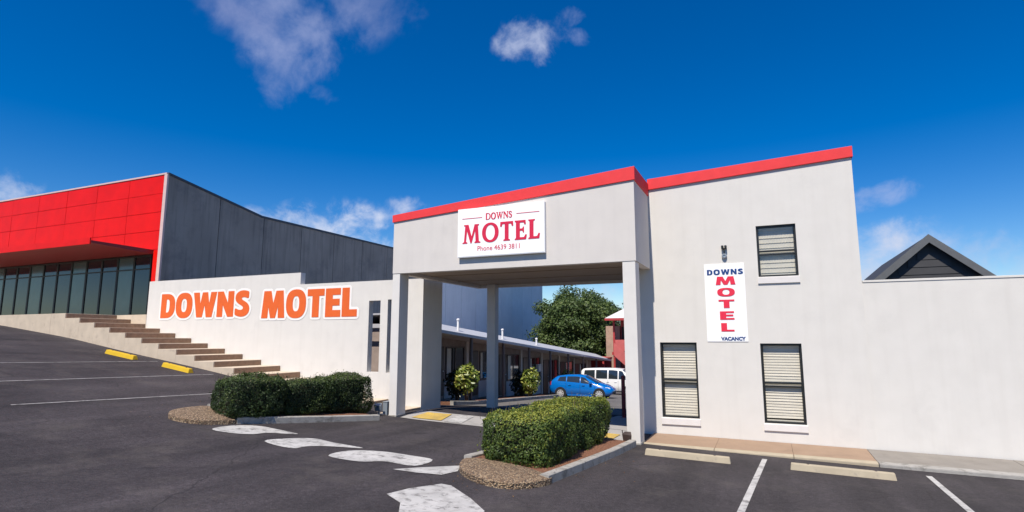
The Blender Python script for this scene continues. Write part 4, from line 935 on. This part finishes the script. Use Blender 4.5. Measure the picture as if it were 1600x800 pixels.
# ================================================================== VEHICLES
def vehicle(name, label, cat, x, y, rz, st, paint, wheels, side_wins, screens, lamps, tails, rwheel, pieces):
    root = thing(name, (x, y, gh(x, y)), label, cat, None, rz); root.scale = (pieces['scale'],) * 3
    S = np.array(st); xs = np.linspace(S[0, 0], S[-1, 0], 49)
    def prof(xx):
        # smooth interpolation of the station table
        return [float(np.mean([np.interp(xx + d, S[:, 0], S[:, k]) for d in (-.07, 0, .07)])) for k in range(1, 7)]
    def ring(xx):
        zb, zl, zr, wl, wb_, wr = prof(xx)
        half = [(0, zb), (wl * .86, zb), (wl, zb + .10), (wl + .012, (zb + zl) * .52), (wb_, zl), ((wb_ + wr) / 2 + .012, (zl + zr) / 2), (wr, zr - .05), (wr * .86, zr - .008), (0, zr + .012)]
        return [(xx, -w, z) for w, z in half] + [(xx, w, z) for w, z in half[-2:0:-1]]
    rings = [ring(q) for q in xs]; n = len(rings[0]); b = B()
    b.v = [p for r in rings for p in r]
    b.f = [(i * n + j, i * n + (j + 1) % n, (i + 1) * n + (j + 1) % n, (i + 1) * n + j) for i in range(len(rings) - 1) for j in range(n)] + [tuple(range(n)), tuple(range((len(rings) - 1) * n, len(rings) * n))[::-1]]
    body = b.build('body', paint, root, smooth=True, local=True)
    def side_pt(xx, tt, sg, off):
        zb, zl, zr, wl, wb_, wr = prof(xx)
        pts = [(wb_, zl), ((wb_ + wr) / 2 + .012, (zl + zr) / 2), (wr, zr - .05)]
        if tt < .5: a, c, q = pts[0], pts[1], tt * 2
        else: a, c, q = pts[1], pts[2], tt * 2 - 1
        w = a[0] + (c[0] - a[0]) * q; z = a[1] + (c[1] - a[1]) * q
        return (xx, sg * (w + off), z + off * .3)
    for (lo, hi) in side_wins:       # corner x positions at belt and at roof edge
        for sg in (-1, 1):
            w = B(); m_ = 6; g_ = []
            for i in range(m_ + 1):
                for k in range(5):
                    tt = .07 + .83 * k / 4; xx = (lo[0] + (hi[0] - lo[0]) * k / 4) * (1 - i / m_) + (lo[1] + (hi[1] - lo[1]) * k / 4) * i / m_
                    g_.append(side_pt(xx, tt, sg, .007))
            w.add(g_, [(i * 5 + k, (i + 1) * 5 + k, (i + 1) * 5 + k + 1, i * 5 + k + 1) for i in range(m_) for k in range(4)])
            w.build('side_window', M['car_glass'], root, local=True, smooth=True)
    for nm, xa, xb in screens:
        w = B(); g_ = []; m_ = 6
        for i in range(m_ + 1):
            xx = xa + (xb - xa) * i / m_; zb, zl, zr, wl, wb_, wr = prof(xx)
            for q in (-.93, -.8, 0, .8, .93):
                yy = wr * q; zz = zr + .012 - .02 * abs(q) / .86 if abs(q) <= .86 else zr - .02
                g_.append((xx + (.01 if xb > 0 else -.01), yy, zz + .008))
        w.add(g_, [(i * 5 + k, (i + 1) * 5 + k, (i + 1) * 5 + k + 1, i * 5 + k + 1) for i in range(m_) for k in range(4)]); w.build(nm, M['car_glass'], root, local=True, smooth=True)
    for wx in wheels:
        for sg in (-1, 1):
            wy = prof(wx)[3]
            arch = B().lathe((wx, sg * (wy - .10), rwheel + .02), (0, sg, 0), [(rwheel + .07, 0), (rwheel + .07, .118), (rwheel - .02, .119)], 24).build('wheel_arch', M['black_plastic'], root, local=True)
            o = B().lathe((wx, sg * (wy - .13), rwheel), (0, sg, 0), [(rwheel * .80, 0), (rwheel * .97, .01), (rwheel, .05), (rwheel, .13), (rwheel * .96, .165), (rwheel * .74, .17), (rwheel * .70, .155)], 24).build('wheel', M['tyre'], root, local=True)
            rm = B(); cy_ = sg * (wy + .028)
            for q in range(9):
                an = 2 * math.pi * q / 9; dx, dz = math.cos(an), math.sin(an)
                c0 = Vector((wx + dx * rwheel * .08, cy_, rwheel + dz * rwheel * .08)); c1 = Vector((wx + dx * rwheel * .70, cy_, rwheel + dz * rwheel * .70))
                pn = Vector((-dz, 0, dx)) * .026
                rm.hexa([c0 - pn, c1 - pn * 1.3, c1 + pn * 1.3, c0 + pn], [p + Vector((0, sg * .018, 0)) for p in (c0 - pn, c1 - pn * 1.3, c1 + pn * 1.3, c0 + pn)])
            rm.lathe((wx, cy_, rwheel), (0, sg, 0), [(rwheel * .18, 0), (rwheel * .18, .022), (rwheel * .08, .03)], 12)
            rm.lathe((wx, cy_ - sg * .004, rwheel), (0, sg, 0), [(rwheel * .74, 0), (rwheel * .74, .02), (rwheel * .66, .022), (rwheel * .66, .0)], 24)
            rr = rm.build('rim', M['alloy'], o, local=True)
    for sg in (-1, 1):
        x0, x1, yi, z0, z1 = lamps
        zb, zl, zr, wl, wb_, wr = prof(x0)
        b = B().hexa([(x0, sg * yi, z0), (x1, sg * yi, z0 - .03), (x1 - .02, sg * (prof(x1)[4] + .01), z0), (x0, sg * (prof(x0)[4] + .02), z0 + .02)], [(x0, sg * yi, z1), (x1 - .05, sg * yi, z1 - .05), (x1 - .06, sg * (prof(x1)[4] + .005), z1 - .03), (x0, sg * (prof(x0)[4] + .016), z1)]); b.build('headlight', M['lamp_lens'], root, .01, local=True)
        x0, x1, z0, z1 = tails; b = B().box(x0, x1, sg * (prof(x0 + .05)[4] - .10), sg * (prof(x0 + .05)[4] + .01), z0, z1); b.build('tail_light', M['tail_lens'], root, .01, local=True)
        mx = pieces['mirror'][0]; mz = pieces['mirror'][1]; w0 = prof(mx)[4]
        B().box(mx - .09, mx + .07, sg * (w0 + .0), sg * (w0 + .17), mz, mz + .12).build('mirror', pieces.get('mirror_mat', paint), root, .02, local=True)
        for hx in pieces['handles']:
            w0 = prof(hx)[3]; B().box(hx - .09, hx + .09, sg * (w0 + .005), sg * (w0 + .035), pieces['hz'], pieces['hz'] + .03).build('handle', paint, root, .006, local=True)
        for sx in pieces['seams']:
            w0 = prof(sx)
            B().box(sx - .006, sx + .006, sg * (w0[3] + .004), sg * (w0[3] + .016), w0[0] + .12, w0[1] - .06).build('door_seam', M['black_plastic'], root, local=True)
        w0 = prof(0)[3]; B().box(wheels[0] + .45, wheels[1] - .45, sg * (w0 - .06), sg * (w0 + .018), prof(0)[0] - .01, prof(0)[0] + .08).build('side_skirt', M['black_plastic'] if 'skirt' in pieces else paint, root, .01, local=True)
    xe = S[-1, 0]; B().box(xe - .14, xe + .02, -.42, .42, pieces['gz'][0], pieces['gz'][1]).build('grille', M['black_plastic'], root, .02, local=True)
    return root
car_st = [(-1.98, .44, .76, .84, .64, .64, .56), (-1.86, .28, 1.0, 1.10, .78, .78, .66), (-1.52, .19, 1.03, 1.34, .83, .82, .60), (-.9, .18, 1.00, 1.41, .84, .83, .58), (-.2, .18, .95, 1.43, .845, .835, .575),
          (.25, .18, .91, 1.38, .845, .83, .575), (.75, .18, .88, 1.13, .845, .81, .62), (1.18, .18, .85, .92, .84, .79, .67), (1.5, .19, .79, .85, .82, .74, .62), (1.82, .22, .66, .72, .75, .66, .52), (1.99, .33, .52, .57, .60, .55, .42)]
vehicle('parked_car', 'blue five-door hatchback parked nose out in the courtyard before the white van', 'car', -9.62, 31.8, R(1.0), car_st, M['car_blue'], (-1.22, 1.25),
        [((-1.42, -.86), (-1.30, -.90)), ((-.80, .02), (-.82, .0)), ((.08, .92), (.06, .34))], [('windscreen', 1.12, .32), ('rear_window', -1.86, -1.52)],
        (1.62, 1.90, .46, .60, .74), (-1.93, -1.80, .78, 1.0), .30, dict(mirror=(.72, .93), handles=(-.62, .25), hz=.80, seams=(.05, .98, -.86), gz=(.30, .46), scale=.885))
van_st = [(-2.25, .45, 1.05, 1.74, .78, .78, .66), (-2.12, .32, 1.14, 1.93, .84, .83, .70), (-1.0, .27, 1.16, 1.98, .855, .845, .72), (.3, .27, 1.16, 1.99, .86, .85, .72), (.95, .27, 1.15, 1.94, .86, .85, .70),
          (1.35, .27, 1.13, 1.62, .855, .84, .71), (1.72, .27, 1.08, 1.22, .85, .82, .74), (2.05, .28, .94, 1.03, .82, .77, .66), (2.25, .42, .74, .80, .70, .66, .54)]
vehicle('parked_van', 'white passenger van parked behind the blue hatchback', 'van', -9.62, 38.5, R(-2), van_st, M['van_white'], (-1.35, 1.40),
        [((-2.0, -1.12), (-1.95, -1.12)), ((-1.02, -.14), (-1.02, -.14)), ((-.04, .66), (-.04, .66)), ((.74, 1.52), (.74, 1.02))], [('windscreen', 1.68, .98), ('rear_window', -2.2, -2.1)],
        (1.9, 2.16, .46, .72, .9), (-2.2, -2.08, .8, 1.15), .33, dict(mirror=(1.45, 1.12), handles=(.5, -.1), hz=.98, seams=(.70, -.09, 1.5), gz=(.45, .62), skirt=1, scale=.87))

# ================================================================== HEDGES AND SHRUBS
def hedge(name, label, cat, blocks, lm, n, size, young, base, stems, group=None):
    root = thing(name, base, label, cat, group)
    P, Nn, S_, T = [], [], [], []
    for i, (c, half, rz) in enumerate(blocks):
        p, nn, nr, sz, dsp = hedge_block(c, half, rz, int(n * half[0] * half[1] * half[2] / sum(b[1][0] * b[1][1] * b[1][2] for b in blocks)) , size, 3.1 * i + len(label))
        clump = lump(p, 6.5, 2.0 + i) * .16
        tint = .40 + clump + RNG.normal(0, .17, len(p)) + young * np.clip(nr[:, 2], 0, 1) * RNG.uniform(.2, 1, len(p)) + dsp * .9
        P.append(p); Nn.append(nn); S_.append(sz); T.append(tint)
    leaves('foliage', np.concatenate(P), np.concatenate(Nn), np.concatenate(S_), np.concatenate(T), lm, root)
    cb = B()
    for i, (c, half, rz) in enumerate(blocks):
        q = core_block(c, half, rz, i * 1.0); cb.add(q.v, q.f)
    cb.build('inner_twigs', M['core'], root, fixn=False)
    tw = B()
    for i, (c, half, rz) in enumerate(blocks):
        for k in range(46):
            a = random.uniform(0, 6.28); px, py = half[0] * random.uniform(-.9, .9), half[1] * random.uniform(-.95, .95); cs, sn = math.cos(rz), math.sin(rz)
            p = Vector((c[0] + px * cs - py * sn, c[1] + px * sn + py * cs, c[2] + half[2] * .8)); d = Vector((random.uniform(-.05, .05), random.uniform(-.05, .05), half[2] * .2 + random.uniform(.02, .10)))
            tw.tube(p, p + d, .004, .002, 4, False)
    tw.build('stray_twigs', M['bark'], root, fixn=False)['kind'] = 'stuff'
    sb = B()
    for (x, y) in stems:
        z0 = gh(x, y) - .02
        for k in range(4):
            a = random.uniform(0, 6.3); sb.tube((x + .05 * math.cos(a), y + .05 * math.sin(a), z0), (x + .22 * math.cos(a), y + .22 * math.sin(a), z0 + .6), .022, .012, 6)
    sb.build('stem', M['bark'], root)
    return root
rzL = math.atan2(-1.31, 3.23) * -1      # hedge axis leans with the island
ax = Vector((.90, 3.23)).normalized(); rz_h = math.atan2(ax.y, ax.x) - math.pi / 2
def along(p0, d): return (p0[0] + ax.x * d, p0[1] + ax.y * d)
gL = 'clipped shrubs of the left hedge'
for (d, hl, hw, zt, lab) in ((.60, .70, .62, 1.57, 'dark clipped shrub at the street end of the left hedge'), (1.90, .68, .50, 1.42, 'dark clipped middle shrub of the left hedge, slightly lower than its neighbours'), (3.08, .66, .50, 1.47, 'dark clipped shrub at the wall end of the left hedge nearest the left column')):
    x, y = along((-11.08, 9.36), d); z0 = gh(x, y) + .05
    zt_ = zt; hz_ = (zt_ - z0) / 2
    hedge('hedge_shrub', lab, 'shrub', [((x, y, z0 + hz_), (hw, hl, hz_), rz_h)], M['leaf_l'], 20000, .042, .42, (x, y, gh(x, y)), [(x, y), (x + .2, y + .3)], gL)
hedge('clipped_hedge', 'bright green clipped hedge with golden top on the right island', 'hedge',
      [((-4.04, 10.15, .67), (.68, 1.0, .45), R(-1)), ((-3.98, 12.2, .64), (.64, 1.1, .46), R(-3))],
      M['leaf_r'], 60000, .044, .55, (-4.0, 11, gh(-4, 11)), [(-4.2, 9.7), (-3.9, 10.6), (-4.0, 11.6), (-3.9, 12.6)])
def ball_shrub(name, label, c, r, n, size, lm, group=None, squash=1.0):
    x, y, z = c; root = thing(name, (x, y, gh(x, y) + .1), label, 'shrub', group)
    d = RNG.normal(size=(n, 3)); d /= np.linalg.norm(d, axis=1, keepdims=True)
    rr = r * (1 + .22 * lump(d, 3.5, x + y)) * RNG.uniform(.55, 1.02, n)
    P = d * rr[:, None] * np.array([1, 1, squash]) + np.array(c)
    leaves('foliage', P, d * .8 + RNG.normal(0, .5, (n, 3)) + np.array([0, 0, .3]), RNG.uniform(.7, 1.4, n) * size, .45 + RNG.normal(0, .25, n), lm, root)
    sb = B()
    for k in range(5):
        a = k * 1.3; sb.tube((x + .03 * math.cos(a), y + .03 * math.sin(a), gh(x, y)), (x + .3 * r * math.cos(a), y + .3 * r * math.sin(a), z), .025, .012, 6)
    sb.build('stem', M['bark'], root); return root
gC = 'garden shrubs before the motel wing'
ball_shrub('garden_shrub', 'rounded yellow-green shrub before the wing, left of the rear portico column', (-11.1, 20.8, .88), .50, 900, .17, M['leaf_c'], gC, 1.12)
ball_shrub('garden_shrub', 'yellow-green shrub before the wing, right of the rear portico column', (-11.15, 27.8, .32), .46, 900, .17, M['leaf_c'], gC, 1.45)
ball_shrub('garden_shrub', 'dark shrub in shade behind the left yellow-green shrub', (-11.75, 21.2, .65), .52, 900, .15, M['leaf_d'], gC, 1.1)
ball_shrub('garden_shrub', 'dark shrub in shade behind the right yellow-green shrub', (-11.85, 28.2, .15), .60, 900, .15, M['leaf_d'], gC, 1.1)
ball_shrub('garden_shrub', 'small green shrub top showing between the blue car and the wing', (-12.3, 37.2, -.1), .55, 500, .15, M['leaf_c'], gC, 1.0)

# ================================================================== TREES
def tree(name, label, x, y, zc, rad, hgt, nclump, nleaf, lsize, lm, group=None):
    z0 = gh(x, y); root = thing(name, (x, y, z0), label, 'tree', group)
    tb = B(); tb.tube((x, y, z0 - .2), (x + .1, y, zc - hgt * .35), rad * .085, rad * .06, 10)
    cl = []
    for k in range(nclump):
        d = Vector(RNG.normal(size=3)); d.normalize()
        if d.z < -.8: d.z *= -.6
        rr = random.uniform(.45, .92) ** .6 if k % 4 else random.uniform(.1, .5)
        c = Vector((x + d.x * rad * rr, y + d.y * rad * rr, zc + d.z * hgt * rr)); cl.append((c, random.uniform(.20, .34) * rad))
        if k % 3 == 0: tb.tube((x + .05, y, zc - hgt * random.uniform(.2, .6)), c, rad * .03, rad * .008, 6)
    tb.build('trunk', M['bark'], root)
    P, Nn, T = [], [], []
    for c, r in cl:
        m_ = nleaf // nclump; d = RNG.normal(size=(m_, 3)); d /= np.linalg.norm(d, axis=1, keepdims=True)
        P.append(np.array(c) + d * (r * RNG.uniform(.35, 1.08, m_))[:, None] * np.array([1.1, 1.1, .8])); Nn.append(d + np.array([0, 0, .5]) + RNG.normal(0, .6, (m_, 3))); T.append(.42 + random.uniform(-.14, .16) + RNG.normal(0, .14, m_))
    P = np.concatenate(P); n = len(P)
    leaves('crown', P, np.concatenate(Nn), RNG.uniform(.7, 1.4, n) * lsize, np.concatenate(T), lm, root); return root
tree('courtyard_tree', 'big dense dark green tree rising behind the low wing roof', -17.6, 55, 3.4, 3.8, 4.4, 120, 44000, .26, M['leaf_t'])
for (x, y, zc, r, h, lab) in ((-24.5, 92, 6.0, 4.5, 4.2, 'distant dark tree left of the red house roof'), (-17.5, 95, 6.4, 4.0, 3.8, 'distant dark tree just above the red house eave'), (-10, 98, 6.5, 5, 4.0, 'distant dark tree behind the red house chimney')):
    tree('distant_tree', lab, x, y, zc, r, h, 34, 9000, .42, M['leaf_t'], 'distant trees beyond the red house')

# ================================================================== SMALL THINGS
def wheel_stop(x0, x1, y, m, label, group, w=.17, h=.12):
    xc = (x0 + x1) / 2; z0, z1 = gh(x0, y), gh(x1, y); t = thing('wheel_stop', (xc, y, (z0 + z1) / 2), label, 'wheel stop', group)
    B().hexa([(x0, y - w / 2, z0 - .01), (x1, y - w / 2, z1 - .01), (x1, y + w / 2, z1 - .01), (x0, y + w / 2, z0 - .01)],
             [(x0 + .02, y - w * .3, z0 + h), (x1 - .02, y - w * .3, z1 + h), (x1 - .02, y + w * .3, z1 + h), (x0 + .02, y + w * .3, z0 + h)]).build('bar', m, t, .018)
    for q in (.18, .82):
        xx = x0 + (x1 - x0) * q; zz = z0 + (z1 - z0) * q + h
        B().lathe((xx, y, zz - .004), (0, 0, 1), [(.022, 0), (.022, .008), (.012, .012)], 10).build('bolt', M['brown_metal'], t)
wheel_stop(-2.42, -.78, 12.28, M['cream_stop'], 'cream concrete wheel stop in the bay left of the white bay line', 'cream wheel stops')
wheel_stop(.25, 1.93, 12.36, M['cream_stop'], 'cream concrete wheel stop in the bay right of the white bay line', 'cream wheel stops')
wheel_stop(-17.35, -16.12, 12.42, M['yellow'], 'yellow wheel stop below the stairs, the lower and nearer one', 'yellow wheel stops', .2, .13)
wheel_stop(-20.2, -18.75, 12.42, M['yellow'], 'yellow wheel stop below the stairs, the upper and farther left one', 'yellow wheel stops', .2, .13)

z0 = gh(-4.25, 18.4); s = thing('bollard_post', (-4.25, 18.4, z0), 'thin maroon post standing just left of the right portico column', 'post')
B().tube((-4.25, 18.4, z0 - .05), (-4.25, 18.4, z0 + 1.25), .06, n=14).build('post', M['pole_red'], s, smooth=False)
B().lathe((-4.25, 18.4, z0 + 1.25), (0, 0, 1), [(.066, -.02), (.066, .02), (.03, .05)], 14).build('cap', M['pole_red'], s)
B().lathe((-4.25, 18.4, z0 - .02), (0, 0, 1), [(.12, 0), (.12, .035), (.07, .04)], 14).build('base_plate', M['pole_red'], s)

def floodlight(x, y, z, m, label):
    s = thing('floodlight', (x, y, z), label, 'light')
    B().tube((x, y, z - .12), (x, y, z + .06), .02, n=8).build('spike', m, s)
    B().hexa([(x - .09, y - .07, z + .02), (x + .09, y - .07, z + .02), (x + .07, y + .05, z + .02), (x - .07, y + .05, z + .02)], [(x - .11, y - .10, z + .19), (x + .11, y - .10, z + .17), (x + .07, y + .02, z + .23), (x - .07, y + .02, z + .23)]).build('housing', m, s, .012)
    B().tube((x - .09, y - .02, z + .06), (x - .12, y - .02, z + .26), .012, n=6).build('bracket', m, s)
floodlight(-2.98, 13.22, gh(-2.98, 13.2) + .06, M['brown_metal'], 'small dark floodlight at the foot of the right portico column')
floodlight(-9.75, 13.25, gh(-9.62, 13.3) + .10, M['grey_metal'], 'small grey floodlight at the foot of the left portico column')
z0 = gh(-9.62, 13.5); s = thing('junction_box', (-9.69, 13.56, z0), 'grey metal box standing against the left portico column base', 'box')
box('cabinet', M['grey_metal'], s, -9.76, -9.615, 13.42, 13.70, z0 - .02, z0 + .34, .012)
box('lid', M['grey_metal'], s, -9.765, -9.61, 13.412, 13.708, z0 + .342, z0 + .36, .004)

# fallen leaves on the mulch, noses and the asphalt round the islands
n = 420; pick = RNG.random(n)
lx = np.where(pick < .55, RNG.normal(-3.9, .75, n), RNG.normal(-11.0, .7, n)); ly = np.where(pick < .55, RNG.uniform(7.6, 12.8, n), RNG.uniform(8.0, 12.4, n))
lz = []
for x, y in zip(lx, ly):
    on = (-4.7 < x < -3.05 and y > 8.4) or (-11.8 < x < -10.2 and 8.8 < y < 12.4); lz.append(gh(x, y) + (.148 if on else .009))
o = leaves('leaf_litter', np.stack([lx, ly, np.array(lz)], 1), np.array([0, 0, 1.0]) + RNG.normal(0, .25, (n, 3)), RNG.uniform(.018, .042, n), RNG.uniform(0, .7, n), leaf_mat('dry_leaf', (.06, .03, .015), (.16, .085, .035), (.28, .19, .07)))
tag(o, 'dry brown leaves scattered over the planting islands and asphalt', None, None, 'stuff')
